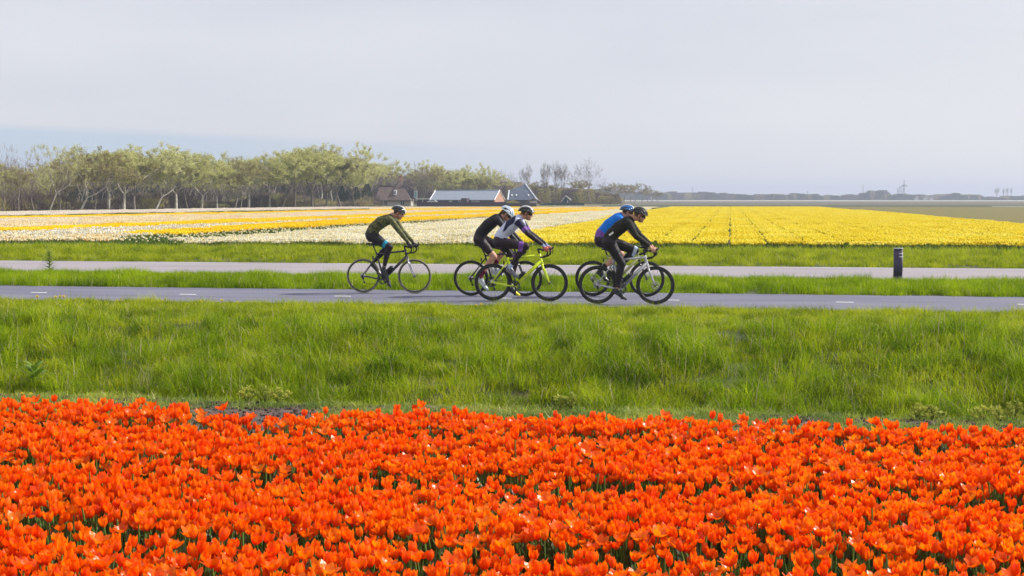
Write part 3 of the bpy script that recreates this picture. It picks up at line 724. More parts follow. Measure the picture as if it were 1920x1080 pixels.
def bike(name, loc, label, wb, crank, fm, fork_m, rimdepth, tyre_m, rim_m, bottle=(), disc=0, tube_r=1.0, stem_z=.90, bar_dx=0.0, text=None, post_m=None, text_m=None):
    root = thing(name, loc, label, 'bicycle', 'road bicycles ridden along the cycle path')
    O = Vector(loc)
    P = lambda x, z, y=0: O + Vector((x, y, z))
    ra, fa = P(0, RR), P(wb, RR)
    bb = P(.41, .27); sc_ = P(.275, .765); ht = P(wb - .185, .845); hb = P(wb - .150, .705)
    seat = P(.205, .955)
    mb = MB(); t = tube_r
    mb.tube([bb, hb + (ht - hb) * .12], [.030 * t, .026 * t], 12)                     # down tube
    mb.tube([bb, sc_ + (sc_ - bb) * .03], [.020 * t, .0165 * t], 10)                      # seat tube
    mb.tube([sc_ - (sc_ - bb) * .02, ht - (ht - hb) * .15], [.0145 * t, .021 * t], 10)            # top tube
    mb.tube([hb + (hb - ht) * .05, hb, ht, ht + (ht - hb) * .08], [.024 * t, .024 * t, .021 * t, .018], 12)
    for s in (-1, 1):
        mb.tube([bb + Vector((-.03, s * .035, .0)), bb + Vector((-.12, s * .045, .008)), ra + Vector((.0, s * .068, 0))], [.013 * t, .012 * t, .009 * t], 8)
        mb.tube([sc_ + (bb - sc_) * .08 + Vector((0, s * .014, 0)), ra + Vector((.0, s * .064, .01))], [.0095 * t, .0075 * t], 8)
    mb.capsule(bb + Vector((0, -.04, 0)), .026, bb + Vector((0, .04, 0)), .026, 12)
    mb.box(ra + Vector((.0, -.068, .0)), (.035, .008, .035)); mb.box(ra + Vector((.0, .068, .0)), (.035, .008, .035))
    mb.build('frame', fm, root)
    mb = MB()
    mb.tube([hb + (hb - ht) * .03, hb + (hb - ht) * .28], [.024 * t, .028 * t], 10)
    for s in (-1, 1):
        q = hb + (hb - ht) * .30
        mb.tube([q + Vector((0, s * .012, .01)), q + (fa - q) * .25 + Vector((0, s * .045, .0)), q + (fa - q) * .7 + Vector((-.006, s * .052, 0)), fa + Vector((0, s * .054, 0))], [.020 * t, .017 * t, .012 * t, .009], 8)
    mb.build('fork', fork_m, root)
    mb = MB(); d = (sc_ - bb).normalized(); mb.tube([sc_, seat - Vector((0, 0, .035))], .0135, 10); mb.box(seat - Vector((0, 0, .032)), (.16, .04, .012)); mb.build('seat_post', post_m or M_carb, root)
    mb = MB()                                                                     # saddle
    prof = [(-.13, .066, .0), (-.10, .074, .004), (-.04, .060, .0), (.04, .030, -.004), (.12, .018, -.004), (.145, .010, -.012)]
    vs = []; n = 10
    for x_, w_, z_ in prof:
        for j in range(n):
            a = 2 * pi * j / n; vs.append(seat + Vector((x_, w_ * cos(a), z_ + .020 * sin(a) * (1 if sin(a) > 0 else 1.0))))
    fs = [(i * n + j, i * n + (j + 1) % n, (i + 1) * n + (j + 1) % n, (i + 1) * n + j) for i in range(len(prof) - 1) for j in range(n)] + [tuple(range(n))[::-1], tuple(range((len(prof) - 1) * n, len(prof) * n))]
    mb.add(vs, fs); mb.build('saddle', M_black, root)
    # stem and bar
    st = ht + (ht - hb).normalized() * (stem_z - .83 if stem_z > .86 else .03)
    bar = P(wb - .105 + bar_dx, stem_z)
    mb = MB(); mb.tube([ht + (ht - hb) * .08, st + Vector((0, 0, .012))], .017, 10); mb.tube([st, bar], [.017, .016], 10); mb.build('stem', M_black, root)
    mb = MB(); mb.tube([bar + Vector((0, -.10, 0)), bar + Vector((0, .10, 0))], .0158, 10)
    hood = bar + Vector((.075, 0, .012))
    for s in (-1, 1):
        y = s * .205
        mb.tube([bar + Vector((0, s * .10, 0)), bar + Vector((.004, s * .19, 0)), bar + Vector((.03, y, .0)), bar + Vector((.075, y, -.006)), bar + Vector((.098, y, -.04)), bar + Vector((.088, y * 1.03, -.085)),
                 bar + Vector((.05, y * 1.05, -.118)), bar + Vector((0, y * 1.07, -.128)), bar + Vector((-.035, y * 1.07, -.126))], .0155, 8)
    hbar = mb.build('handlebar', M_tape, root)
    for s in (-1, 1):
        y = s * .205; m2 = MB()
        m2.tube([bar + Vector((.05, y, .002)), bar + Vector((.09, y, .008)), bar + Vector((.125, y, .016)), bar + Vector((.148, y, .045)), bar + Vector((.150, y, .052))], [.017, .019, .018, .014, .008], 8)
        m2.tube([bar + Vector((.128, y, .012)), bar + Vector((.138, y, -.03)), bar + Vector((.128, y, -.085))], [.008, .007, .005], 6)
        m2.build('brake_lever', M_black, hbar)
    wheel(root, 0, disc, rimdepth, tyre_m, rim_m); wheel(root, wb, disc, rimdepth, tyre_m, rim_m)
    # crank set
    cd = Vector((crank[0], 0, crank[1])).normalized() * .172
    mb = MB(); cc = bb + Vector((0, -.05, 0))
    mb.lathe(cc, [(.100, -.0015), (.100, .0015), (.082, .002), (.082, -.002)], 44); mb.lathe(cc + Vector((0, .006, 0)), [(.074, -.0015), (.074, .0015), (.062, .0015), (.062, -.0015)], 36)
    for k in range(4): a = k * pi / 2 + .6; mb.tube([cc, cc + Vector((.088 * cos(a), 0, .088 * sin(a)))], [.012, .006], 6)
    mb.tube([bb + Vector((0, -.055, 0)), bb + Vector((0, .055, 0))], .017, 10)
    mb.tube([bb + Vector((0, -.062, 0)), bb + cd + Vector((0, -.075, 0))], [.015, .010], 8)
    mb.tube([bb + Vector((0, .062, 0)), bb - cd + Vector((0, .075, 0))], [.015, .010], 8)
    ck = mb.build('crank_set', M_dark, root)
    peds = []
    for s in (-1, 1):
        pp = bb + cd * (1 if s < 0 else -1) + Vector((0, s * .115, 0)); peds.append(pp)
        m2 = MB(); m2.tube([pp - Vector((0, s * .045, 0)), pp], .007, 6); m2.box(pp, (.07, .055, .014)); m2.build('pedal', M_black, root)
    mb = MB()
    for k in range(6): mb.lathe(ra + Vector((0, -.020 - .004 * k, 0)), [(.050 - .0045 * k, -.001), (.050 - .0045 * k, .001), (.018, .001), (.018, -.001)], 24)
    mb.build('cassette', M_alu, root)
    mb = MB(); j1 = ra + Vector((.010, -.045, -.055)); j2 = ra + Vector((.035, -.045, -.125))
    mb.capsule(ra + Vector((.005, -.06, -.01)), .012, j1, .014, 8); mb.tube([j1, j2], .009, 6)
    for j in (j1, j2): mb.lathe(j, [(.021, -.003), (.021, .003), (.004, .003), (.004, -.003)], 16)
    mb.build('rear_derailleur', M_black, root)
    mb = MB(); mb.tube([ra + Vector((0, -.040, .036)), cc + Vector((0, 0, .100))], .0028, 4); mb.tube([j2 + Vector((.005, 0, -.02)), cc + Vector((0, 0, -.100))], .0028, 4)
    mb.build('chain', M_dark, root)
    for s, q in ((0, hb + Vector((.02, 0, -.035))), (0, sc_ + Vector((-.075, 0, -.075)))):
        if not disc: mb = MB(); mb.capsule(q + Vector((0, -.025, .02)), .009, q + Vector((0, -.032, -.04)), .007, 8); mb.capsule(q + Vector((0, .025, .02)), .009, q + Vector((0, .032, -.04)), .007, 8); mb.box(q + Vector((0, 0, .022)), (.018, .06, .016)); mb.build('brake_calliper', M_dark, root)
    for which, bm in bottle:
        d = ((hb - bb) if which == 'down' else (sc_ - bb)).normalized(); nrm = Vector((-d.z, 0, d.x)) if which == 'down' else Vector((d.z, 0, -d.x))
        b0 = bb + d * .13 + nrm * .065
        mb = MB(); mb.tube([b0, b0 + d * .005, b0 + d * .105, b0 + d * .115, b0 + d * .125, b0 + d * .155], [.030, .0365, .0365, .031, .0365, .034], 14); bo = mb.build('water_bottle', bm, root)
        m2 = MB(); m2.tube([b0 + d * .155, b0 + d * .165, b0 + d * .185], [.030, .018, .010], 10); m2.build('bottle_cap', M_black, bo)
        m3 = MB(); c_ = b0 - nrm * .03
        for s in (-1, 1): m3.tube([c_ + d * .01, b0 + d * .02 + Vector((0, s * .038, 0)), b0 + d * .09 + Vector((0, s * .038, 0)), c_ + d * .1], .003, 5)
        m3.build('bottle_cage', M_black, root)
    if text:
        for s in (-1, 1):
            cu = bpy.data.curves.new('lettering', 'FONT'); cu.body = text[0]; cu.size = text[1]; cu.extrude = .0006; cu.align_x = 'CENTER'; cu.align_y = 'CENTER'
            to = bpy.data.objects.new('lettering', cu); me = bpy.data.meshes.new_from_object(to); me.materials.clear(); me.materials.append(text_m or M_black)
            d = (hb - bb).normalized(); ang = atan2(d.z, d.x)
            R = Matrix.Rotation(-ang, 3, 'Y') @ Matrix.Rotation(pi / 2, 3, 'X')
            if s > 0: R = Matrix.Rotation(-ang, 3, 'Y') @ Matrix.Rotation(pi, 3, 'Z') @ Matrix.Rotation(pi / 2, 3, 'X')
            me.transform(R.to_4x4()); l = link('lettering', me, root); l.location = (bb + d * (.24 if not text[0].startswith('I') else .24)) - O + Vector((0, s * (.0285 * t + .0015), 0))
    return root, peds, bar, seat

# ------------------------------------------------------------------ riders
def remesh(parts, voxel=0.008, smooth=5):
    """parts: list of (name, MB, mats, facefn or None) -> list of meshes, each one continuous surface"""
    tmp = []
    for nm, mb, mats, fn, vx in parts:
        me = mb.mesh(nm, mats); o = link(nm, me)
        r = o.modifiers.new('r', 'REMESH'); r.mode = 'VOXEL'; r.voxel_size = vx or voxel; r.use_smooth_shade = True
        if smooth:
            q = o.modifiers.new('s', 'SMOOTH'); q.factor = .5; q.iterations = smooth
        tmp.append(o)
    dg = bpy.context.evaluated_depsgraph_get(); dg.update(); out = []
    for o, (nm, mb, mats, fn, vx) in zip(tmp, parts):
        me = bpy.data.meshes.new_from_object(o.evaluated_get(dg)); me.name = nm
        if len(me.materials) == 0:
            for m in mats: me.materials.append(m)
        me.polygons.foreach_set('use_smooth', [True] * len(me.polygons))
        if fn:
            n = len(me.polygons); c = np.zeros(n * 3); me.polygons.foreach_get('center', c); c = c.reshape(-1, 3)
            me.polygons.foreach_set('material_index', fn(c).astype(np.int32))
        out.append(me)
    for o in tmp: bpy.data.objects.remove(o)
    return out
def cloth(name, c, c2=None, rough=.75, scale=14, bump=.7, spec=.3):
    m = mat(name, c, rough, c2 or tuple(q * .75 for q in c), scale, bump=bump, spec=spec, detail=5); return m
M_skin = mat('skin', (0.56, 0.30, 0.20), 0.55, (0.48, 0.23, 0.15), 9)
M_hair = mat('brown_hair', (0.06, 0.03, 0.018), 0.7, (0.11, 0.055, 0.03), 60)
M_shoe = mat('black_shoe', (0.02, 0.02, 0.022), 0.35, (0.04, 0.04, 0.045), 30)
M_glass = mat('dark_lens', (0.01, 0.01, 0.012), 0.08, (0.02, 0.015, 0.015), 5)

def rider(P, Yb, peds, bar, outfit, label, bike_root, head_pitch=0.25):
    """P: photo points of the joints; laterals are real distances either side of the bicycle's plane"""
    base = Vector(bike_root.location); seatx = at(*P['spine'][0], Yb).x
    root = thing('person', (seatx, Yb, 0), label, 'person', 'people cycling together on the path'); O = Vector(root.location)
    sp = [at(*q, Yb) for q in P['spine']]
    neck = at(*P['neck'], Yb); head = at(*P['head'], Yb)
    SW = .175
    J = {}
    for s, k in ((-1, 'n'), (1, 'f')):
        J['sh' + k] = at(*P['sh'], Yb) + Vector((.0, s * SW, 0)) if k == 'n' else None
    shn = at(*P['sh'], Yb - SW); J['shn'] = shn; J['shf'] = Vector((shn.x, Yb + SW, shn.z))
    J['eln'] = at(*P['eln'], Yb - .235); J['elf'] = at(*P['elf'], Yb + .235)
    for s, k in ((-1, 'n'), (1, 'f')):
        hand = Vector((bar.x + P.get('hand_dx', .062), Yb + s * .205, bar.z + .040)); J['ha' + k] = hand
        J['wr' + k] = hand + (J['el' + k] - hand).normalized() * .085 + Vector((0, 0, .012))
        J['hi' + k] = at(*P['hip'], Yb) + Vector((0, s * .09, 0))
    J['knn'] = at(*P['knn'], Yb - .10); J['knf'] = at(*P['knf'], Yb + .10)
    J['ann'] = at(*P['ann'], Yb - .115); J['anf'] = at(*P['anf'], Yb + .115)
    g = outfit.get('bulk', 1.0)
    def torso(mb, d, top=True):
        R = [.100, .098, .108, .092]
        for s in (-1, 0, 1):
            off = [Vector((0, s * q, 0)) for q in (.075, .055, .075, .075)]
            for i in range(3): mb.capsule(sp[i] + off[i], R[i] * g + d, sp[i + 1] + off[i + 1], R[i + 1] * g + d)
        for s, k in ((-1, 'n'), (1, 'f')):
            mb.capsule(sp[3] + Vector((0, s * .07, .01)), .085 + d, J['sh' + k], .062 * g + d)
        mb.capsule(sp[3] + Vector((0, 0, .02)), .075 + d, sp[3] + (neck - sp[3]) * .75, .060 + d)
    def pelvis(mb, d):
        for s, k in ((-1, 'n'), (1, 'f')):
            mb.capsule(sp[0] + Vector((0, s * .07, 0)), .112 * g + d, J['hi' + k] + Vector((-.01, 0, 0)), .108 * g + d)
            mb.capsule(sp[0] + Vector((0, s * .06, 0)), .108 * g + d, sp[0] + (sp[1] - sp[0]) * .8 + Vector((0, s * .055, 0)), .095 * g + d)
    def thigh(mb, k, d, t0=0, t1=1):
        a, b = J['hi' + k], J['kn' + k]; ra_, rb_ = .100 * g, .060 * g; f = lambda t: ra_ + (rb_ - ra_) * t ** .9
        mb.capsule(a + (b - a) * t0, f(t0) + d, a + (b - a) * t1, f(t1) + d)
        if t1 > .6: m_ = a + (b - a) * .5 + Vector((.0, 0, .008)); mb.capsule(a + (b - a) * .3, .086 * g + d, m_, .082 * g + d)
    def calf(mb, k, d, t0=0, t1=1):
        a, b = J['kn' + k], J['an' + k]; back = Vector((-(b - a).normalized().z * -1, 0, (b - a).normalized().x * -1))
        back = Vector((-abs((b - a).normalized().z), 0, (b - a).normalized().x * .3)).normalized()
        pts = [(0, .056, 0), (.28, .058, .018), (.55, .047, .012), (.85, .034, 0), (1, .034, 0)]
        for (ta, r1, o1), (tb, r2, o2) in zip(pts[:-1], pts[1:]):
            if tb <= t0 + 1e-6 or ta >= t1: continue
            mb.capsule(a + (b - a) * max(ta, t0) + back * o1, r1 * g + d, a + (b - a) * min(tb, t1) + back * o2, r2 * g + d)
    def uarm(mb, k, d, t1=1):
        a, b = J['sh' + k], J['el' + k]; mb.capsule(a, .058 * g + d, a + (b - a) * t1, (.058 - .016 * t1) * g + d)
    def farm(mb, k, d, t0=0, t1=1):
        a, b = J['el' + k], J['wr' + k]; m_ = a + (b - a) * .3
        if t0 < .3: mb.capsule(a, .042 * g + d, m_, .043 * g + d); mb.capsule(m_, .043 * g + d, a + (b - a) * t1, .030 + d)
        else: mb.capsule(a + (b - a) * t0, .034 + d, a + (b - a) * t1, .028 + d)
    def hand_(mb, k, d):
        s = -1 if k == 'n' else 1; w, h = J['wr' + k], J['ha' + k]
        mb.capsule(w, .027 + d, h + Vector((-.018, 0, .004)), .028 + d); mb.capsule(h + Vector((-.015, s * .012, .0)), .022 + d, h + Vector((.022, s * .014, -.004)), .021 + d); mb.capsule(h + Vector((-.015, -s * .012, .004)), .022 + d, h + Vector((.022, -s * .010, .002)), .020 + d)
        for q in range(4):                                    # four fingers curled round the hood
            x0 = .030 - q * .019; L = (.92, 1.0, .95, .8)[q]
            a = h + Vector((x0, s * .026, .004)); b = h + Vector((x0 + .016, s * .040, -.026 * L)); c_ = h + Vector((x0 + .018, s * .030, -.052 * L)); e = h + Vector((x0 + .010, s * .010, -.062 * L))
            mb.capsule(a, .0105 + d * .5, b, .0095 + d * .5, 8); mb.capsule(b, .0095 + d * .5, c_, .0088 + d * .5, 8); mb.capsule(c_, .0088 + d * .5, e, .008 + d * .5, 8)
        a = h + Vector((-.012, -s * .024, .0)); b = h + Vector((.018, -s * .036, -.014)); c_ = h + Vector((.042, -s * .030, -.026))
        mb.capsule(a, .013 + d * .5, b, .011 + d * .5, 8); mb.capsule(b, .011 + d * .5, c_, .0095 + d * .5, 8)
    feet = {}
    for k, pd in (('n', peds[0]), ('f', peds[1])):
        ball = pd + Vector((.0, 0, .030)); an = J['an' + k]; an = Vector((min(an.x, ball.x - .095), ball.y, max(an.z, ball.z + .045))); J['an' + k] = an
        dd = ball - an; L = dd.length
        ax = dd.normalized(); dn = Vector((-ax.z * -1, 0, -ax.x)); 
        down = Vector((0, 0, -1)) - ax * (-ax.z) ; down = down.normalized() if down.length > .2 else Vector((-1, 0, 0))
        feet[k] = (an, ball, ax)
    def foot_pts(k):
        an, ball, ax = feet[k]; heel = an + Vector((-.040, 0, -.050))
        fwd = (ball - heel).normalized(); toe = ball + fwd * .065 + Vector((0, 0, .004)); return an, heel, ball, toe, fwd
    def foot(mb, k, d):
        an, heel, ball, toe, fwd = foot_pts(k)
        mb.capsule(an, .036 + d, heel, .030 + d, 10); mb.capsule(an + (ball - an) * .2, .036 + d, ball + Vector((0, 0, .006)), .030 + d, 10); mb.capsule(heel, .029 + d, ball, .028 + d, 10)
        mb.capsule(ball, .035 + d, toe, .022 + d, 10); mb.capsule(ball + Vector((0, .014, 0)), .026 + d, toe + Vector((0, .008, 0)), .020 + d, 8); mb.capsule(ball - Vector((0, .014, 0)), .026 + d, toe - Vector((0, .008, 0)), .020 + d, 8)
    hp = head_pitch; f = Vector((cos(hp), 0, -sin(hp))); u = Vector((sin(hp), 0, cos(hp))); yv = Vector((0, 1, 0))
    def H(a, b, c_=0): return head + f * a + u * b + yv * c_
    # ---- body: one surface
    mb = MB(); torso(mb, -.012); pelvis(mb, -.012)
    for k in 'nf': thigh(mb, k, 0); calf(mb, k, 0); foot(mb, k, -.008); uarm(mb, k, 0); farm(mb, k, 0); hand_(mb, k, 0)
    mb.capsule(neck - (head - neck) * .2, .060, H(-.02, -.05), .054)
    mb.ellipsoid(H(-.012, .03), (f * .100, yv * .076, u * .092)); mb.ellipsoid(H(.022, -.035), (f * .070, yv * .064, u * .085))
    mb.capsule(H(.03, -.075), .042, H(.062, -.088), .028); mb.capsule(H(-.005, -.05), .055, H(.045, -.07), .040)
    mb.capsule(H(.082, .012), .012, H(.106, -.026), .0115); mb.capsule(H(.10, -.030, -.012), .008, H(.10, -.030, .012), .008)      # nose
    mb.capsule(H(.078, -.056, -.016), .010, H(.078, -.056, .016), .010); mb.capsule(H(.082, .022, -.035), .012, H(.082, .022, .035), .012)
    for s in (-1, 1): mb.ellipsoid(H(-.012, -.012, s * .076), (f * .020, yv * .010, u * .032), 10, 6)
    parts = [('body', mb, [M_skin], None, .0065)]
    if outfit['type'] == 'long': arms = lambda mb: [uarm(mb, k, .010) or farm(mb, k, .008) for k in 'nf']
    else: arms = lambda mb: [uarm(mb, k, .012, .72) for k in 'nf']
    mb = MB(); torso(mb, .006); arms(mb)
    mb.capsule(sp[0] + Vector((0, -.06, .02)), .112 * g, sp[1] + Vector((0, -.05, 0)), .112 * g); mb.capsule(sp[0] + Vector((0, .06, .02)), .112 * g, sp[1] + Vector((0, .05, 0)), .112 * g)
    parts.append(('jersey', mb, outfit['jersey'], outfit.get('jfn'), .0055 if outfit.get('jfn') else None))
    mb = MB(); pelvis(mb, .003)
    for k in 'nf':
        t1 = 1 if outfit['legs'] == 'full' else .72
        thigh(mb, k, .006, 0, t1)
        if outfit['legs'] == 'full': calf(mb, k, .006, 0, .90)
    parts.append(('tights' if outfit['legs'] == 'full' else 'shorts', mb, outfit['bottoms'], outfit.get('bfn'), None))
    if outfit['type'] != 'long' and outfit.get('warmers'):
        for k in 'nf': mb = MB(); a, b = J['sh' + k], J['el' + k]; mb.capsule(a + (b - a) * .55, .053 * g, b, .049 * g); farm(mb, k, .006); parts.append(('arm_warmer', mb, [outfit['warmers']], None, None))
    for i, k in enumerate('nf'):
        if 'sock' in outfit: mb = MB(); calf(mb, k, .007, outfit.get('sock_t', .74), 1); mb.capsule(J['an' + k], .042, J['an' + k] + (feet[k][1] - J['an' + k]) * .15, .041); parts.append(('sock', mb, [outfit['sock']], None, None))
        mb = MB(); foot(mb, k, .004); parts.append(('shoe', mb, outfit['shoe' + k] if 'shoe' + k in outfit else outfit['shoe'], outfit.get('shfn' + k), .006))
        if 'glove' in outfit: mb = MB(); hand_(mb, k, .0035); parts.append(('glove', mb, outfit['glove'], outfit.get('glfn'), .005))
    # hair at the back and sides under the helmet
    mb = MB(); mb.ellipsoid(H(-.030, .018), (f * .088, yv * .079, u * .085)); 
    if outfit.get('long_hair'): mb.capsule(H(-.085, -.02), .045, H(-.10, -.10), .030)
    parts.append(('hair', mb, [outfit.get('hair', M_hair)], None, None))
    objs = {}
    for (nm, *_), me in zip(parts, remesh(parts)):
        me.transform(Matrix.Translation(-O)); o = link(nm, me, root); objs.setdefault(nm, []).append(o)
    # ---- helmet: inner shell, seven outer ribs, rim, straps
    hc = H(-.012, .040); hx, hy, hz = .134, .100, .102
    def hpnt(ph, la, k=1.0):                                   # ph 0 front .. pi back (over the top), la lateral -1..1
        y_ = sin(la * pi / 2 * .97); r = sqrt(max(0.004, 1 - y_ * y_)); tail = 1 + (.16 if ph > pi / 2 else 0) * (ph - pi / 2) / (pi / 2)
        return hc + f * (hx * r * cos(ph) * tail * k) + u * (hz * r * sin(ph) * k) + yv * (hy * y_ * k)
    mb = MB(); n, m_ = 14, 12; vs = []
    for i in range(m_ + 1):
        ph = -.12 + (pi + .34) * i / m_
        for j in range(n + 1): vs.append(hpnt(ph, -1 + 2 * j / n, .93))
    fs = [(i * (n + 1) + j, i * (n + 1) + j + 1, (i + 1) * (n + 1) + j + 1, (i + 1) * (n + 1) + j) for i in range(m_) for j in range(n)]
    mb.add(vs, fs); hel = mb.build('helmet', outfit.get('helmet_in', M_black), root)
    for q, la in enumerate((-.86, -.57, -.285, 0, .285, .57, .86)):
        mb = MB(); vs = []; hw_ = .115
        for i in range(13):
            ph = -.10 + (pi + .30) * i / 12; tp = 1 - .55 * max(0, (i - 7) / 5) if abs(la) < .8 else 1
            for e, kk in ((-1, .93), (-.8, .995), (0, 1.015), (.8, .995), (1, .93)):
                l2 = max(-1.06, min(1.06, la * (tp if abs(la) < .8 else 1) + e * hw_ * (.75 + .25 * tp))); vs.append(hpnt(ph, l2, kk))
        mb.add(vs, [(i * 5 + j, i * 5 + j + 1, (i + 1) * 5 + j + 1, (i + 1) * 5 + j) for i in range(12) for j in range(4)]); mb.build('helmet_rib', outfit['helmet'][q % len(outfit['helmet'])], hel)
    mb = MB(); ring = [hpnt(-.10, la, 1.0) for la in np.linspace(-1, 1, 9)] + [hpnt(pi + .2, la, 1.0) for la in np.linspace(1, -1, 9)]; mb.tube(ring + ring[:1], .010, 6); mb.build('helmet_rim', outfit.get('rim', M_black), hel)
    mb = MB()
    for s in (-1, 1):
        for a0_ in (.055, -.055): mb.tube([H(a0_, .035, s * .084), H(.004, -.035, s * .079), H(.030, -.098, s * .045), H(.045, -.118, 0)], .0045, 5)
    mb.build('chin_strap', M_black, hel)
    if outfit.get('glasses', True):
        mb = MB(); vs = []
        for j in range(9):
            a = radians(-75 + 150 * j / 8); 
            for zz in (.014, -.020): vs.append(H(.018 + .082 * cos(a), zz - .002, .078 * sin(a)))
        fs = [(2 * j, 2 * j + 1, 2 * j + 3, 2 * j + 2) for j in range(8)]; mb.add(vs, fs)
        for s in (-1, 1): mb.tube([H(.030, .006, s * .080), H(-.02, .008, s * .082)], .003, 5)
        mb.build('sunglasses', M_glass, root)
    else:
        for s in (-1, 1): mb = MB(); mb.ellipsoid(H(.086, .002, s * .030), (f * .008, yv * .012, u * .007), 8, 6); mb.build('eye', M_glass, root)
    return root, J, sp, objs, H

def px_of(c):
    """photo coordinates of points (n,3)"""
    return pjy(c[:, 0], c[:, 1], c[:, 2])
def inpoly(px, py, poly):
    r = np.zeros(len(px), bool); n = len(poly)
    for i in range(n):
        (x1, y1), (x2, y2) = poly[i], poly[(i + 1) % n]
        if y1 == y2: continue
        c = ((y1 > py) != (y2 > py)) & (px < (x2 - x1) * (py - y1) / (y2 - y1) + x1); r ^= c
    return r
def band(J, k, seg, t0, t1, idx):
    """material index on a stretch of a limb"""
    A, B = (J['hi' + k], J['kn' + k]) if seg == 'thigh' else (J['sh' + k], J['el' + k])
    return A, B, t0, t1, idx

def place(rear_px, bottom, front_px, midpx):
    Yb = gp(midpx, bottom, 0).y; x0 = at(rear_px, 520, Yb).x; x1 = at(front_px, 520, Yb).x
    return (x0, Yb, 0.0), x1 - x0
M_camo = mat('olive_camouflage', (0.030, 0.034, 0.018), 0.8, (0.16, 0.16, 0.05), 24, bump=.2, detail=2)
M_blk = cloth('black_lycra', (0.012, 0.010, 0.014), (0.020, 0.017, 0.024), .55)
M_blk2 = cloth('brown_black_lycra', (0.020, 0.012, 0.018), (0.030, 0.018, 0.026), .5)
M_olv = cloth('charcoal_jersey', (0.014, 0.013, 0.012), (0.026, 0.025, 0.019), .8)
M_wht = cloth('pale_blue_white_jersey', (0.50, 0.53, 0.74), (0.60, 0.63, 0.80), .7)
M_navy = cloth('navy_panel', (0.010, 0.012, 0.045), (0.015, 0.016, 0.06), .6)
M_purp = cloth('purple_band', (0.16, 0.06, 0.30), (0.22, 0.09, 0.38), .6)
M_cyan = cloth('cyan_band', (0.01, 0.22, 0.36), (0.02, 0.28, 0.42), .6)
M_blue = cloth('royal_blue_jersey', (0.004, 0.16, 0.66), (0.006, 0.20, 0.74), .7)
M_mar = cloth('maroon_sock', (0.13, 0.008, 0.045), (0.17, 0.012, 0.06), .8, 40)
M_wsock = cloth('white_blue_sock', (0.55, 0.62, 0.78), (0.30, 0.38, 0.60), .8, 20)
M_wshoe = mat('white_shoe', (0.62, 0.66, 0.68), 0.35, (0.5, 0.54, 0.57), 20)
M_gshoe = mat('grey_shoe', (0.12, 0.12, 0.16), 0.4, (0.2, 0.2, 0.24), 20)
M_yel = mat('fluorescent_yellow', (0.66, 0.80, 0.005), 0.3, (0.60, 0.74, 0.005), 6, coat=.5)
M_yelp = mat('yellow_shoe_toe', (0.75, 0.72, 0.01), 0.4, (0.68, 0.66, 0.01), 6)
M_silver = mat('silver_paint', (0.50, 0.50, 0.53), 0.28, (0.44, 0.44, 0.47), 6, metal=.35, coat=.4)
M_gblue = cloth('blue_glove', (0.16, 0.20, 0.42), (0.45, 0.50, 0.66), .7, 25)
M_redg = cloth('red_finger', (0.55, 0.10, 0.08), (0.5, 0.16, 0.12), .6)
M_hb = mat('blue_helmet', (0.005, 0.16, 0.48), 0.2, (0.004, 0.12, 0.38), 8, coat=.6)
M_hk = mat('gloss_black_helmet', (0.012, 0.012, 0.016), 0.18, (0.02, 0.02, 0.024), 8, coat=.6)
M_hm = mat('matt_black_helmet', (0.022, 0.022, 0.025), 0.45, (0.03, 0.03, 0.033), 8)
M_hw = mat('white_helmet', (0.60, 0.68, 0.78), 0.3, (0.52, 0.60, 0.72), 8, coat=.4)
M_dkframe = mat('black_frame', (0.014, 0.013, 0.018), 0.25, (0.02, 0.02, 0.026), 8, coat=.5)
M_olframe = mat('olive_bronze_frame', (0.30, 0.33, 0.13), 0.3, (0.36, 0.38, 0.16), 8, coat=.4)

def limb_fn(J_get, bands):
    def fn(c):
        J = J_get(); out = np.zeros(len(c), int)
        for a, b, t0, t1, idx in bands:
            A, B = np.array(J[a]), np.array(J[b]); d = B - A; t = ((c - A) @ d) / (d @ d); dist = np.linalg.norm(c - (A + np.clip(t, 0, 1)[:, None] * d), axis=1)
            out[(t > t0) & (t < t1) & (dist < .12)] = idx
        return out
    return fn
def joints(P, Yb):
    d = {}
    d['hin'] = at(*P['hip'], Yb) + Vector((0, -.09, 0)); d['hif'] = at(*P['hip'], Yb) + Vector((0, .09, 0))
    d['knn'] = at(*P['knn'], Yb - .10); d['knf'] = at(*P['knf'], Yb + .10)
    d['shn'] = at(*P['sh'], Yb - .175); d['eln'] = at(*P['eln'], Yb - .235); d['elf'] = at(*P['elf'], Yb + .235); d['shf'] = Vector((d['shn'].x, Yb + .175, d['shn'].z))
    return d
# --- A: rider at the back of the group, camouflage jersey
loc, wb = place(681, 549.5, 777.4, 729); Yb = loc[1]
root, peds, bar, seat = bike('road_bicycle', loc, 'dark road bicycle with pale tan tyre walls, hindmost on the left', wb, (14, -11), M_dkframe, M_silver, .020, M_tan, M_dark, bottle=[('down', M_black)], stem_z=.905)
P = dict(spine=[(697, 440), (702, 427.5), (716, 416), (729, 411)], neck=(738, 403.5), head=(748.2, 399.5), sh=(733, 412.5), eln=(749.5, 434.5), elf=(753, 431.5), hip=(700, 444),
         knn=(731, 463), knf=(727, 464), ann=(722.5, 501), anf=(703, 491))
JA = joints(P, Yb)
rider(P, Yb, peds, bar, dict(type='long', legs='full', jersey=[M_camo], bottoms=[M_blk, M_cyan], bfn=limb_fn(lambda: JA, [('hin', 'knn', .66, .82, 1), ('hif', 'knf', .66, .82, 1)]), shoe=[M_shoe], glove=[M_blk], helmet=[M_hk, M_hk, M_hk, M_whitep, M_hk], glasses=False, bulk=1.0),
      'cyclist in olive camouflage jersey and black tights, riding alone behind the others', root, .42)
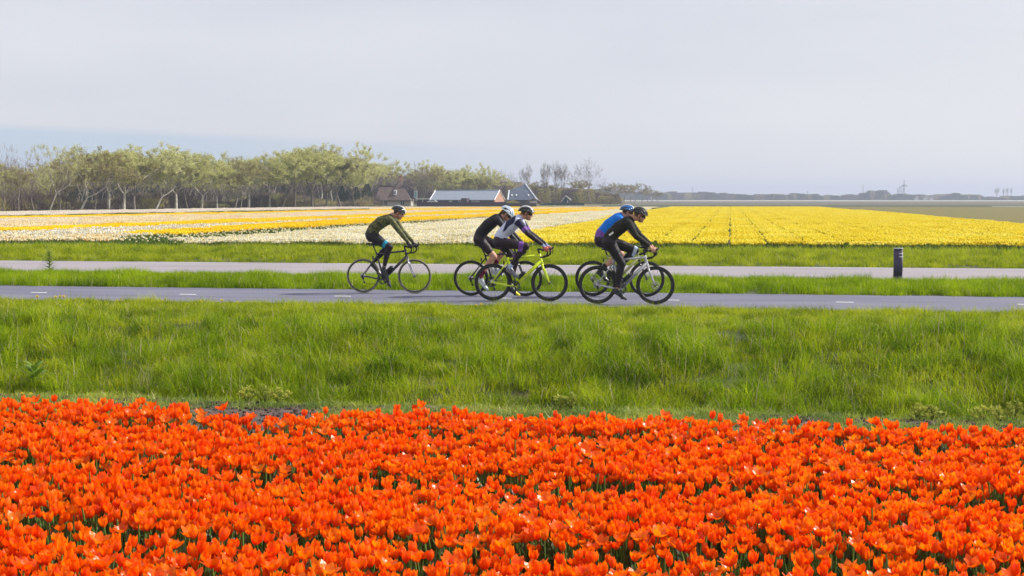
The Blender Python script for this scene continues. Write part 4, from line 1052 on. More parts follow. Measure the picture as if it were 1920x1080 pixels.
# --- C: far side of the middle pair, black jersey, bare legs
loc, wb = place(883, 554.8, 984, 933); Yb = loc[1]
root, peds, bar, seat = bike('road_bicycle', loc, 'black road bicycle mostly hidden behind the bright yellow one', wb, (-.11, -.125), M_dkframe, M_dkframe, .030, M_rubber, M_carb, bottle=[('down', M_clear), ('seat', M_clear)], stem_z=.90)
P = dict(spine=[(900, 446), (904, 434.5), (917, 421), (931, 410.5)], neck=(942, 406), head=(951, 401.5), sh=(934, 413), eln=(953, 436), elf=(957, 433), hip=(900.5, 449),
         knn=(926.5, 481), knf=(949, 466), ann=(908, 519), anf=(932, 498))
JC = joints(P, Yb)
rider(P, Yb, peds, bar, dict(type='long', legs='short', jersey=[M_blk], bottoms=[M_blk2], sock=M_mar, sock_t=.74, shoe=[M_wshoe], glove=[M_blk], helmet=[M_hw], rim=M_hw, long_hair=True, glasses=True),
      'cyclist in black jersey and shorts with maroon socks, far side of the middle pair', root, .75)
# --- B: near side of the middle pair, white and navy jersey, yellow bicycle
loc, wb = place(924, 564.3, 1030.4, 977); Yb = loc[1]
root, peds, bar, seat = bike('road_bicycle', loc, 'fluorescent yellow road bicycle with deep black wheels', wb, (0.01, .172), M_yel, M_yel, .042, M_rubber, M_carb, bottle=[('down', M_black)], tube_r=1.22, stem_z=.925, text=('IIIIIII', .040), text_m=M_olframe)
P = dict(spine=[(938, 449), (944, 437), (957.5, 424), (969, 414)], neck=(979, 404.5), head=(988.3, 400), sh=(972.5, 416.5), eln=(989, 437.5), elf=(992.5, 436), hip=(938, 453.5),
         knn=(986.3, 462), knf=(966.5, 491), ann=(963.5, 501.5), anf=(957, 537))
JB = joints(P, Yb)
def jb(c):
    px, py = px_of(c); o = np.zeros(len(c), int); k = lambda x, y: (880 + x / 10.287, 375 + y / 10.287)
    o[inpoly(px, py, [k(640, 620), (k(690, 480)), k(730, 350), k(900, 300), k(880, 400), k(850, 450), k(760, 510), k(700, 590)])] = 1
    A, B = np.array(JB['shn']), np.array(JB['eln']); 
    for s, e in (('shn', 'eln'), ('shf', 'elf')):
        A, B = np.array(JB[s]), np.array(JB[e]); d = B - A; t = ((c - A) @ d) / (d @ d); dist = np.linalg.norm(c - (A + np.clip(t, 0, 1)[:, None] * d), axis=1)
        lat = np.abs(c[:, 1] - Yb) > .145
        o[(t > -.12) & (t < .55) & (dist < .085) & lat] = 1; o[(t >= .55) & (dist < .09) & lat] = 2
    return o
rider(P, Yb, peds, bar, dict(type='short', legs='full', jersey=[M_wht, M_navy, M_purp], jfn=jb, bottoms=[M_blk2, M_purp], bfn=limb_fn(lambda: JB, [('hin', 'knn', .74, .92, 1), ('hif', 'knf', .74, .92, 1)]), warmers=M_blk2,
      sock=M_wsock, sock_t=.86, shoe=[M_gshoe], shoef=[M_black, M_yelp], shfnf=lambda c: (c[:, 0] > c[:, 0].max() - .075).astype(int), glove=[M_gblue, M_redg], glfn=lambda c: (c[:, 2] < c[:, 2].max() - .072).astype(int),
      helmet=[M_hk, M_hk, M_whitep, M_hk, M_whitep, M_hk, M_hk], glasses=True),
      'cyclist in white jersey with navy side panels and purple leg band, on the yellow bicycle', root, .18)
# --- E: far side of the leading pair, blue jersey
loc, wb = place(1111.5, 555.8, 1212.7, 1162); Yb = loc[1]
root, peds, bar, seat = bike('road_bicycle', loc, 'olive and white road bicycle on the far side of the leading pair', wb, (-.165, .04), M_olframe, M_dkframe, .034, M_rubber, M_carb, bottle=[('seat', M_bblue)], stem_z=.93, text=('IIIII', .045), text_m=M_dkframe)
P = dict(spine=[(1126, 448), (1129, 436), (1143, 421), (1158, 409)], neck=(1168, 402.5), head=(1178, 398), sh=(1163, 411), eln=(1180, 432), elf=(1185, 430), hip=(1127, 452),
         knn=(1165, 476), knf=(1169, 484), ann=(1131, 506), anf=(1163, 524))
JE = joints(P, Yb)
def je(c):
    px, py = px_of(c); o = np.zeros(len(c), int); A, B = np.array(at(1126, 440, Yb)), np.array(at(1158, 402, Yb)); d = B - A; t = ((c - A) @ d) / (d @ d)
    o[t < .16] = 1; return o
rider(P, Yb, peds, bar, dict(type='short', legs='short', jersey=[M_blue, M_purp], jfn=je, bottoms=[M_blk2], sock=M_blk, shoe=[M_shoe], glove=[M_blk], helmet=[M_hb, M_hb, M_hb, M_whitep, M_hb, M_hb, M_hb], helmet_in=M_hk, glasses=True),
      'cyclist in royal blue jersey and blue helmet, far side of the leading pair', root, .20)
# --- D: near side of the leading pair, charcoal jersey, silver bicycle
loc, wb = place(1120.3, 570.2, 1229, 1175); Yb = loc[1]
root, peds, bar, seat = bike('road_bicycle', loc, 'silver road bicycle with disc brakes and black lettering, nearest on the right', wb, (.04, -.168), M_silver, M_silver, .040, M_rubber, M_carb, bottle=[('down', M_black)], disc=-1, tube_r=1.1, stem_z=.935, text=('CANYON', .062), post_m=M_silver)
P = dict(spine=[(1143, 451), (1149, 438.5), (1163, 426), (1176, 416.5)], neck=(1188, 408), head=(1200.3, 403.5), sh=(1180, 420), eln=(1193, 443.5), elf=(1199, 441), hip=(1143.5, 454),
         knn=(1166.5, 495), knf=(1191.5, 469), ann=(1160, 542), anf=(1157, 509))
JD = joints(P, Yb)
def jd(c):
    px, py = px_of(c); o = np.zeros(len(c), int); k = lambda x, y: (1100 + x / 10.286, 375 + y / 10.286)
    o[inpoly(px, py, [k(425, 665), k(510, 605), k(525, 635), k(440, 695)])] = 1; return o
rider(P, Yb, peds, bar, dict(type='long', legs='full', jersey=[M_olv, M_whitep], jfn=jd, bottoms=[M_blk, M_wsock], bfn=limb_fn(lambda: JD, [('hif', 'knf', .93, 1.06, 1)]), shoe=[M_shoe], helmet=[M_hm], glasses=True, bulk=1.06),
      'cyclist in charcoal long-sleeved jersey and black tights, nearest on the right', root, .32)
#@@MORE
# ------------------------------------------------------------------ marker post beside the road
pb = gp(1683, 531, 0.0); px0 = pb.x; py0 = pb.y
post = thing('marker_post', (px0, py0, 0), 'dark marker post with pale cap and two white stripes standing in the grass strip', 'marker post')
M_post = mat('post_plastic', (0.030, 0.022, 0.060), 0.55, (0.045, 0.035, 0.085), 12)
M_cap = mat('post_cap', (0.50, 0.53, 0.60), 0.5, (0.42, 0.45, 0.52), 12)
M_refl = mat('reflector_white', (0.78, 0.78, 0.82), 0.4, (0.7, 0.7, 0.74), 12)
M_redp = mat('red_print', (0.16, 0.01, 0.02), 0.5, (0.12, 0.01, 0.02), 12)
def rbox(mb, c, s, r, z0, z1, n=4, mi=0, lean=0.0):
    pts = []
    for qx, qy, a0 in ((1, 1, 0), (-1, 1, pi / 2), (-1, -1, pi), (1, -1, 1.5 * pi)):
        for k in range(n + 1):
            a = a0 + pi / 2 * k / n; pts.append((c[0] + qx * (s[0] / 2 - r) + r * cos(a), c[1] + qy * (s[1] / 2 - r) + r * sin(a)))
    m = len(pts); vs = [(x, y, z0) for x, y in pts] + [(x + lean, y, z1) for x, y in pts]
    mb.add(vs, [(i, (i + 1) % m, m + (i + 1) % m, m + i) for i in range(m)] + [tuple(range(m))[::-1], tuple(range(m, 2 * m))], mi)
mb = MB(); rbox(mb, (px0, py0), (.185, .13), .03, -.1, .745); mb.build('post_body', M_post, post)
mb = MB(); rbox(mb, (px0, py0), (.195, .14), .032, .745, .765); mb.build('post_cap', M_cap, post)
for z in (.645, .575):
    mb = MB(); mb.box((px0 + .050, py0 - .0665, z), (.075, .004, .018)); mb.box((px0 + .0935, py0, z), (.004, .07, .018)); mb.build('white_stripe', M_refl, post)
mb = MB()
for k, z in enumerate((.66, .635, .61, .585, .56, .535)): mb.box((px0 - .015 + .006 * (k % 2), py0 - .0660, z), (.026 - .008 * (k % 2), .002, .010))
mb.build('red_marks', M_redp, post)
mb = MB(); mb.box((px0 + .096, py0, .45), (.006, .05, .42)); mb.build('edge_highlight', M_cap, post)  # pale strip standing in for the sun's highlight along the right edge
mb = MB(); rbox(mb, (px0, py0), (.205, .15), .032, -.1, .16); mb.build('post_foot', M_post, post)

# ------------------------------------------------------------------ small plants one can point at
M_dand = leafmat('dandelion_yellow', [(0.85, 0.64, 0.01), (0.94, 0.80, 0.02)], 0.3, 3, 0.6, 0.2)
M_weed = leafmat('weed_leaf', [(0.07, 0.12, 0.02), (0.15, 0.22, 0.03), (0.25, 0.32, 0.05)], 0.35, 3, 0.5, 0.3)
M_lime = leafmat('lime_leaf', [(0.28, 0.33, 0.05), (0.42, 0.45, 0.07), (0.55, 0.55, 0.10)], 0.35, 3, 0.5, 0.2)
M_dock = leafmat('dock_leaf', [(0.14, 0.24, 0.02), (0.26, 0.38, 0.03), (0.42, 0.52, 0.10)], 0.35, 3, 0.35, 0.4)
DANDS = [(70, 556, 'tall dandelion flower at the far left, on the near edge of the cycle path'), (104, 557, 'left flower of the big dandelion clump on the left path edge'), (112, 556, 'middle flower of the big dandelion clump on the left path edge'),
         (119, 556, 'right flower of the big dandelion clump on the left path edge'), (141, 562, 'low dandelion just right of the big clump by the path'), (164, 561, 'small pale dandelion between the clump and the next group'),
         (220, 567, 'left of two dandelions touching at the path edge'), (227, 566, 'right of two dandelions touching at the path edge'), (288, 565, 'left dandelion of the row of three by the path'), (296, 565, 'middle dandelion of the row of three by the path'),
         (304, 567, 'right dandelion of the row of three by the path'), (377, 565, 'single dandelion behind the hindmost cyclist, by the path'), (416, 563, 'taller dandelion standing alone further right by the path'), (446, 568, 'low dandelion left of the hindmost bicycle'),
         (696, 569, 'pale dandelion below the hindmost bicycle'), (773, 572, 'yellow dandelion below the front wheel of the hindmost bicycle'), (902, 571, 'bright dandelion below the yellow bicycle, the right one'), (893, 573, 'dandelion below the yellow bicycle, the left one'),
         (1704, 588, 'orange tinged dandelion by the path on the right'), (42, 752, 'left yellow flower at the foot of the bank, far left'), (58, 757, 'right yellow flower at the foot of the bank, far left')]
for i, (qx, qy, lb) in enumerate(DANDS):
    low = qy > 700; Yd = 14.3 if low else 22.55; top = at(qx, qy, Yd); g0 = float(gz(top.x, Yd)); h = max(.05, top.z - g0)
    t = thing('dandelion', (top.x, Yd, g0), lb, 'dandelion', 'dandelions along the grass')
    mb = MB(); mb.tube([(top.x, Yd, g0), (top.x + .01, Yd, g0 + h * .6), (top.x, Yd, g0 + h)], .003, 5); mb.build('stem', M_weed, t)
    mb = MB(); c_ = Vector((top.x, Yd, g0 + h)); R_ = .042 if not low else .03
    for ring, (rr, zz, n) in enumerate(((1.0, .0, 16), (.75, .35, 13), (.4, .55, 9))):
        for q in range(n):
            a = 2 * pi * q / n + ring; d = Vector((cos(a), sin(a), 0)); w = Vector((-sin(a), cos(a), 0)) * R_ * .22
            mb.add([c_ + Vector((0, 0, .002)), c_ + d * R_ * rr * .6 - w + Vector((0, 0, R_ * zz * .7)), c_ + d * R_ * rr + Vector((0, 0, R_ * zz)), c_ + d * R_ * rr * .6 + w + Vector((0, 0, R_ * zz * .7))], [(0, 1, 2, 3)])
    mb.ellipsoid(c_ - Vector((0, 0, .006)), ((R_ * .5, 0, 0), (0, R_ * .5, 0), (0, 0, .012)), 8, 5); mb.build('flower_head', M_dand, t)
    mb = MB()
    for q in range(6):
        a = random.uniform(0, 6.28); L = random.uniform(.07, .13); d = Vector((cos(a), sin(a), 0)); w = Vector((-sin(a), cos(a), 0)) * .012; o_ = Vector((top.x, Yd, g0))
        mb.add([o_, o_ + d * L * .5 - w + Vector((0, 0, .05)), o_ + d * L + Vector((0, 0, .035)), o_ + d * L * .5 + w + Vector((0, 0, .05))], [(0, 1, 2, 3)])
    mb.build('leaves', M_weed, t)['kind'] = 'stuff'
def leafy(name, label, cat, base, h, n, L, w, m, upright=.6, group=None):
    t = thing(name, base, label, cat, group); b = Vector(base)
    mb = MB(); mb.tube([b, b + Vector((.01, 0, h * .6)), b + Vector((.0, .01, h))], [.008, .006, .003], 6); mb.build('stem', m, t)
    mb = MB()
    for q in range(n):
        z = h * (q / n) ** .9; a = q * 2.4 + random.uniform(-.3, .3); l = L * (1.1 - .6 * q / n) * random.uniform(.8, 1.2); d = Vector((cos(a), sin(a), 0)); wv = Vector((-sin(a), cos(a), 0)); o_ = b + Vector((0, 0, z)); vs = []
        for k in range(5):
            v = k / 4; ww = w * sin(pi * (.1 + .88 * v)) if k < 4 else .001; p = o_ + d * l * v + Vector((0, 0, l * upright * (v - .55 * v * v)))
            vs += [p - wv * ww, p + Vector((0, 0, -.15 * ww)), p + wv * ww]
        mb.add(vs, [(k * 3 + j, k * 3 + j + 1, (k + 1) * 3 + j + 1, (k + 1) * 3 + j) for k in range(4) for j in range(2)])
    o = mb.build('leaves', m, t); o['kind'] = 'stuff'; return t
def bushy(name, label, base, h, r):
    t = thing(name, base, label, 'weed', 'lime green weeds by the tulips'); b = Vector(base); ms, ml = MB(), MB()
    for i in range(11):
        a = random.uniform(0, 6.28); rr = r * random.uniform(.1, 1); hh = h * (1.05 - .45 * (rr / r) ** 2) * random.uniform(.8, 1.15); tip = b + Vector((rr * cos(a), rr * sin(a), hh)); mid = b + Vector((rr * .45 * cos(a), rr * .45 * sin(a), hh * .6))
        ms.tube([b, mid, tip], [.004, .003, .002], 4)
        for k in range(26):
            t_ = random.uniform(.3, 1.0) ** .6; p = mid + (tip - mid) * t_ if random.random() < .8 else b + (mid - b) * t_; d = Vector((random.gauss(0, 1), random.gauss(0, 1), random.gauss(.4, .6))).normalized(); w = d.cross(Vector((random.gauss(0, 1), random.gauss(0, 1), random.gauss(0, 1)))).normalized() * .008
            L = random.uniform(.02, .05); ml.add([p, p + d * L * .5 - w, p + d * L, p + d * L * .5 + w], [(0, 1, 2, 3)])
    ms.build('stem', M_weed, t)['kind'] = 'stuff'; ml.build('leaves', M_lime, t)['kind'] = 'stuff'; return t
q = at(93, 520, 29.9); leafy('tall_weed', 'tall dark green weed sticking up in front of the grey road on the left', 'weed', (q.x, 29.9, float(gz(q.x, 29.9))), .60, 60, .25, .03, M_weed, .5)
q = at(88, 720, 15.9); leafy('dock_plant', 'broad-leaved bright green plant low on the grassy bank at left', 'plant', (q.x, 15.6, float(gz(q.x, 15.6))), .27, 14, .26, .045, M_dock, 1.3)
q = at(570, 735, 16.4)
LIME = [(495, 765, 'lime green bushy weed between bare soil and bank, left of centre'), (463, 768, 'smaller lime weed just left of the bushy lime one'), (525, 766, 'lime weed with drooping leaves just right of the bushy lime one'), (1070, 757, 'lime weed standing up near the middle of the tulip edge'), (1052, 758, 'small lime weed near the middle of the tulip edge'),
        (1718, 778, 'lime weed at right, left of the biggest one'), (1750, 776, 'lime weed at right, with the highest tip'), (1845, 775, 'biggest lime weed on the right edge of the field'), (1872, 778, 'lime weed right of the biggest one at the right edge'), (1900, 782, 'lime weed nearest the right border of the picture')]
for qx, qy, lb in LIME:
    Yw = 14.2; q = at(qx, qy, Yw); bushy('lime_weed', lb, (q.x, Yw, -.44), random.uniform(.14, .21), random.uniform(.13, .2))

# ------------------------------------------------------------------ trees
T_leaf = leafmat('spring_leaves', [(0.36, 0.365, 0.12), (0.54, 0.54, 0.21), (0.68, 0.67, 0.33)], 0.35, 0.12, 0.7, 0.1, 0.35)
T_leaf2 = leafmat('olive_buds', [(0.20, 0.17, 0.07), (0.32, 0.28, 0.11), (0.46, 0.41, 0.17)], 0.3, 0.15, 0.7, 0.1, 0.35)
T_twig = mat('twig_bark', (0.22, 0.175, 0.145), 0.9, (0.30, 0.245, 0.20), 2)
T_bark = mat('grey_bark', (0.12, 0.10, 0.085), 0.9, (0.20, 0.17, 0.145), 3, bump=.4)
T_pale = mat('pale_bark', (0.60, 0.56, 0.50), 0.85, (0.32, 0.29, 0.26), 1.6, bump=.3)
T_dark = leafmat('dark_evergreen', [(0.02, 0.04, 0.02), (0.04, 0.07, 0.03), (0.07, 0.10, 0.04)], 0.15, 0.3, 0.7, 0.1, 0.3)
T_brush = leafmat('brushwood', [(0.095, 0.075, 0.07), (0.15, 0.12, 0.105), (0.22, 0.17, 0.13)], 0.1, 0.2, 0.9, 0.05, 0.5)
def rdir(d, spread_, up=0.0):
    v = Vector((random.gauss(0, 1), random.gauss(0, 1), random.gauss(0, 1))).normalized(); w = (d + v * spread_ + Vector((0, 0, up))); return w.normalized()
def tree_mesh(kind, seed):
    """unit-ish tree 10 m high; returns (trunk with limbs, twigs, leaves) builders"""
    random.seed(seed); tr, tw, lf = MB(), MB(), MB(); tips = []
    bare = kind in ('bare', 'poplar')
    def branch(p, d, L, r, lv, mx):
        n = 3 if lv < 2 else 2; pts = [p]; q = p; dd = d
        for k in range(n):
            dd = rdir(dd, .16 if lv else .07, .10 if lv else 0); q = q + dd * L / n; pts.append(q)
        r1 = r * (.62 if lv else .75); rr = [r + (r1 - r) * k / n for k in range(n + 1)]
        (tr if lv < 3 else tw).tube(pts, rr, 6 if lv < 2 else 3, cap=False)
        if lv >= mx: tips.append((q, dd)); return
        kids = {0: random.choice((2, 3, 3)), 1: 3, 2: 3, 3: 3}.get(lv, 3)
        if kind == 'poplar' and lv == 0: kids = 4
        a0 = random.uniform(0, 6.28)
        for c in range(kids):
            a = a0 + 2 * pi * c / kids + random.uniform(-.4, .4); sp_ = {0: .62, 1: .60, 2: .62, 3: .6}.get(lv, .6) * random.uniform(.75, 1.25) * (.42 if kind == 'poplar' else 1)
            ref = Vector((0, 0, 1)) if abs(dd.z) < .9 else Vector((1, 0, 0)); x_ = dd.cross(ref).normalized(); y_ = dd.cross(x_)
            nd = (dd + (x_ * cos(a) + y_ * sin(a)) * sp_ * 1.35 + Vector((0, 0, .12))).normalized()
            branch(q, nd, L * (.80 if lv else .95) * random.uniform(.75, 1.15), r1 * .72, lv + 1, mx)
        if lv >= 1: branch(pts[1], rdir(dd, .8, .1), L * .55, r1 * .45, max(lv + 1, 3), mx)
    th = {'green': 2.9, 'birch': 3.9, 'bare': 2.6, 'poplar': 2.4}[kind]
    branch(Vector((0, 0, -.2)), Vector((random.uniform(-.26, .26), random.uniform(-.2, .2), 1)).normalized(), th, .17 if kind != 'birch' else .14, 0, 4)
    for p, d in tips:
        m_ = 9 if bare else 6
        for k in range(m_):
            dd = rdir(d, .75, .55); L = random.uniform(.5, 1.15); w = .011; sd = dd.cross(Vector((random.gauss(0, 1), random.gauss(0, 1), .1))).normalized() * w
            p0 = p - d * random.uniform(0, .5); e = p0 + dd * L; tw.add([p0 - sd, p0 + sd, e], [(0, 1, 2)])
            if not bare or random.random() < .0:
                for j in range(19 if kind == 'green' else 6):
                    c = p0 + dd * L * random.uniform(.25, 1.05) + Vector((random.gauss(0, .10), random.gauss(0, .10), random.gauss(0, .08))); s = random.uniform(.04, .085)
                    a1 = Vector((random.gauss(0, 1), random.gauss(0, 1), random.gauss(0, 1))).normalized(); a2 = a1.cross(Vector((random.gauss(0, 1), random.gauss(0, 1), random.gauss(0, 1)))).normalized()
                    lf.add([c - a1 * s, c + a2 * s, c + a1 * s, c - a2 * s], [(0, 1, 2, 3)])
    zmin = .40 * max(v[2] for v in tw.v)
    if lf.f:
        L2 = MB()
        for q in lf.f:
            c4 = [lf.v[i] for i in q]
            if c4[0][2] > zmin * random.uniform(.85, 1.15): L2.add(c4, [(0, 1, 2, 3)])
        lf = L2
    H = float(np.percentile([v[2] for v in (lf.v or tw.v)], 96)); k = 10.0 / H
    for m_ in (tr, tw, lf): m_.v = [(v[0] * k, v[1] * k, v[2] * k) for v in m_.v]
    return tr, tw, lf
TREES = {}
st = random.getstate()
for kind, seeds in (('green', (11, 12, 13, 14, 15)), ('birch', (21, 22)), ('bare', (31, 32, 33)), ('poplar', (41, 42))):
    TREES[kind] = []
    for sd in seeds:
        tr, tw, lf = tree_mesh(kind, sd)
        TREES[kind].append((tr.mesh('trunk', T_bark), tr.mesh('trunk', T_pale), tw.mesh('twigs', T_twig), lf.mesh('crown', T_leaf) if lf.f else None, lf.mesh('crown', T_leaf2) if lf.f else None, len(tw.f) + len(tr.f) + len(lf.f)))
random.setstate(st)
def tree_at(px, D, ytop, kind, var, label, group, pale=False, olive=False, wide=1.0, name=None):
    p = dp(px, 372, D); h = (372 - ytop) * D / F + CAMZ + .02; s = h / 10.0
    t = thing(name or {'green': 'leafing_tree', 'birch': 'birch_tree', 'bare': 'bare_tree', 'poplar': 'poplar_tree'}[kind], (p.x, p.y, -.02), label, 'tree', group)
    t.rotation_euler = (0, 0, random.uniform(0, 6.28)); t.scale = (s * wide, s * wide, s)
    a, b, tw, l1, l2, _ = TREES[kind][var % len(TREES[kind])]
    tr = link('trunk', b if pale else a, t); o = link('twigs', tw, t); o['kind'] = 'stuff'
    if l1: o = link('crown', l2 if olive else l1, t); o['kind'] = 'stuff'
    return t
def dfront(px): return 188 + .14 * px
ROW = [(-150, 290, 'g', 0), (-105, 285, 'b', 0), (-60, 280, 'g', 0), (-28, 300, 'r', 0), (2, 284, 'r', 0), (34, 318, 'o', 0), (64, 298, 'r', 0), (92, 276, 'w', 1), (112, 300, 'r', 0), (150, 290, 'o', 1), (176, 300, 'r', 0), (203, 284, 'g', 1), (232, 281, 'g', 1), (252, 292, 'o', 0),
       (291, 289, 'g', 1), (330, 287, 'g', 1), (352, 300, 'r', 0), (377, 299, 'g', 1), (407, 303, 'g', 1), (440, 305, 'o', 0), (451, 300, 'w', 1), (466, 297, 'g', 1), (487, 304, 'r', 0), (505, 294, 'g', 1), (528, 292, 'g', 0), (553, 286, 'g', 0), (585, 283, 'g', 0), (612, 282, 'g', 0), (640, 285, 'o', 0), (664, 300, 'g', 0)]
desc = {'g': 'yellow-green leafing tree', 'b': 'bare brown tree', 'o': 'olive brown budding tree', 'r': 'bare dark tree', 'w': 'slim white-barked birch'}
marks = ['outside the left border of the wood', 'beyond the left border of the picture', 'just off the left border of the picture', 'cut by the left border', 'dark and tall, leftmost in the picture', 'low, second from the left border', 'short, left of the tall white birch', 'with a tall white trunk, near the left border', 'right of the tall white birch', 'broad, midway between white birch and forked pair', 'thin, left of the forked pair',
         'leaning pale trunk, left of the forked pair', 'right one of the forked pale pair with full round crown', 'behind the forked pale pair', 'with white forked trunk after the first crown gap', 'tall, with wide open fork, right of the gap', 'squeezed between two pale forks', 'slender pale Y-shaped trunk', 'pale trunk with three arms', 'dull, before the bright straight trunk',
         'straight bright trunk in mid wood', 'forked low, in mid wood', 'dark, in mid wood', 'leaning pale trunk, right part of the wood', 'right part of the wood, before the big dome', 'left side of the big dome', 'middle of the big dome', 'highest, top of the big dome', 'right side of the big dome', 'last of the wood before the farmhouse']
for i, (x_, yt, c_, pale) in enumerate(ROW):
    kd = {'g': 'green', 'b': 'bare', 'o': 'green', 'r': 'bare', 'w': 'birch'}[c_]
    tree_at(x_, dfront(x_) * random.uniform(.955, .99), yt, kd, i, desc[c_] + ', ' + marks[i], 'trees at the edge of the wood', bool(pale), c_ == 'o', random.uniform(.85, 1.05) * (1.5 if kd == 'green' else .95))
# second and third rows
k2 = 0
for rowi, (f_, dy_) in enumerate(((1.12, 8), (1.25, 9), (1.4, 12))):
    x_ = -130 + rowi * 11
    while x_ < 690:
        yt = float(np.interp(x_, [-130, 0, 40, 100, 150, 210, 280, 330, 400, 440, 520, 600, 650, 690], [285, 300, 322, 300, 295, 285, 296, 290, 304, 306, 294, 285, 290, 306])) + dy_ + random.uniform(-3, 8)
        kd = random.choice(('green', 'green', 'bare', 'bare', 'birch') if x_ > 180 else ('bare', 'bare', 'green', 'birch'))
        tree_at(x_, dfront(x_) * f_, yt, kd, random.randrange(5), 'half hidden tree standing deeper in the wood, behind the front row', 'trees deeper in the wood', random.random() < .15, random.random() < .4, 1.15)
        x_ += random.uniform(20, 34); k2 += 1
# trees around the farm
FARM = [(692, 306, 'g', 340, 'green tree left above the farmhouse roof'), (713, 308, 'g', 365, 'pale green tree straight behind the farmhouse'), (733, 322, 'r', 360, 'bare grey tree behind the farmhouse chimney'), (775, 314, 'r', 370, 'bare tree just right of the farmhouse chimney'), (790, 310, 'g', 385, 'round green tree between farmhouse and barn'),
        (815, 317, 'o', 380, 'olive tree above the left end of the barn'), (842, 322, 'g', 390, 'low green tree behind the left half of the barn'), (868, 315, 'g', 395, 'highest green tree behind the barn'), (893, 323, 'g', 395, 'green tree behind the right half of the barn'), (915, 328, 'o', 400, 'olive tree behind the right barn end'),
        (938, 322, 'r', 420, 'purple-grey bare tree right of the barn gable'), (955, 330, 'r', 430, 'low bare tree behind the blue-roofed farmhouse'), (972, 338, 'r', 420, 'bare tree touching the blue roof ridge'), (988, 314, 'p', 440, 'narrow bare poplar behind the blue roof'), (1020, 310, 'p', 440, 'narrow bare poplar right of the blue roof'),
        (1041, 310, 'p', 440, 'left one of two close bare poplars'), (1053, 311, 'p', 440, 'right one of two close bare poplars'), (1005, 345, 'o', 440, 'low olive tree between the bare poplars'), (1030, 342, 'o', 450, 'low olive tree under the two close poplars'), (1064, 346, 'r', 440, 'low bare tree behind the small green shed'),
        (1080, 340, 'o', 450, 'low tree left of the big round bare tree'), (1108, 307, 'r', 430, 'big round bare tree standing above the others'), (1125, 338, 'r', 450, 'low bare tree right of the big round one'), (1142, 346, 'o', 520, 'low grey-green tree at the end of the farm trees')]
for i, (x_, yt, c_, D_, lb) in enumerate(FARM):
    kd = {'g': 'green', 'o': 'green', 'r': 'bare', 'p': 'poplar'}[c_]
    tree_at(x_, D_, yt, kd, i, lb, 'trees around the farm', False, c_ == 'o', {'p': .62, 'g': 1.35, 'o': 1.5, 'r': 1.05}[c_])
MID = [(1160, 349), (1170, 347), (1182, 351), (1190, 346), (1203, 350), (1214, 356), (1224, 355), (1233, 359)]
for i, (x_, yt) in enumerate(MID):
    tree_at(x_, 640 + i * 12, yt, ('bare', 'green')[i % 2], i, 'distant grey-green tree of the clump right of the farm, number of its kind unclear', 'distant trees right of the farm', False, True, 1.6)
for o in bpy.data.objects:
    if o.get('label', '').endswith('number of its kind unclear'): o['label'] = 'hazy grey-green tree in the distant clump right of the farm'
# brushwood and the depth of the wood
def bush_proto(nm, n, h, w, m, L=.6, ww=.03):
    mb = MB()
    for i in range(n):
        a = random.uniform(0, 6.28); r = w * sqrt(random.random()); z = h * random.random() ** .8; rr = r * (1 - .3 * z / h); p = Vector((rr * cos(a), rr * sin(a), z)); d = rdir(Vector((0, 0, 1)), .6); sd = d.cross(Vector((random.gauss(0, 1), random.gauss(0, 1), .1))).normalized() * ww
        mb.add([p - sd, p + sd, p + d * L], [(0, 1, 2)])
    return proto(nm, mb, [m])
BB = [bush_proto('brush', 260, 1.0, 1.3, T_brush, .6, .02), bush_proto('brush', 260, 1.0, 1.2, T_leaf2, .5, .02), bush_proto('brush', 200, 1.0, .9, T_leaf, .35, .02)]
def band_pts(x0, x1, n, f0, f1, df=dfront):
    px = RNG.uniform(x0, x1, n); f = RNG.uniform(f0, f1, n); P = np.array([dp(a, 372, df(a) * b)[:] for a, b in zip(px, f)]); P[:, 2] = -.05; return px, P
px, P = band_pts(-170, 700, 650, 1.0, 1.12); n = len(px)
s = np.stack([RNG.uniform(1.4, 2.6, n)] * 2 + [RNG.uniform(.6, 1.9, n) * (1 + .4 * np.sin(px / 37))], -1)
o = scatter('undergrowth', P, RNG.uniform(0, 6.28, n), s, RNG.choice([0, 0, 0, 0, 0, 0, 1, 1, 1, 1, 2], n), BB); tag(o, 'brown brushwood and young growth at the foot of the wood', 'undergrowth')
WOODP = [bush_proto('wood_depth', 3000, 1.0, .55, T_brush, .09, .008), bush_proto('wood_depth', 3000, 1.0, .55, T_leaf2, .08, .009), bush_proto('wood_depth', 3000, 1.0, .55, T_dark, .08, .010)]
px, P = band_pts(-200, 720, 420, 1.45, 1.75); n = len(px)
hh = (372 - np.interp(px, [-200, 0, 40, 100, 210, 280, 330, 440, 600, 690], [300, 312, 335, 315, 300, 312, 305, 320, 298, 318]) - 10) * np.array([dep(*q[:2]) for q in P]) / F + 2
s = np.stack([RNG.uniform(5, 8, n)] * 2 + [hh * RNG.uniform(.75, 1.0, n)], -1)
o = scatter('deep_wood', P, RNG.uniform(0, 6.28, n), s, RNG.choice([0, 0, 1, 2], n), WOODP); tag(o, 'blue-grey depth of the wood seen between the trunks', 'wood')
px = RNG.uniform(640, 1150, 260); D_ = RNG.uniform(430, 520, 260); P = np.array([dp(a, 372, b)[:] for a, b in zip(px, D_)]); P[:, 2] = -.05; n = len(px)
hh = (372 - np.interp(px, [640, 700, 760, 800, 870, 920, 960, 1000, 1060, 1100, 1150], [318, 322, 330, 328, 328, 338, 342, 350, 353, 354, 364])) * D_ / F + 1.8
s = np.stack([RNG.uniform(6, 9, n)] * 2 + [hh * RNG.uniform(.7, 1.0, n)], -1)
o = scatter('farm_wood', P, RNG.uniform(0, 6.28, n), s, RNG.choice([0, 0, 1], n), WOODP); tag(o, 'dim mass of trees behind the farm buildings', 'wood')
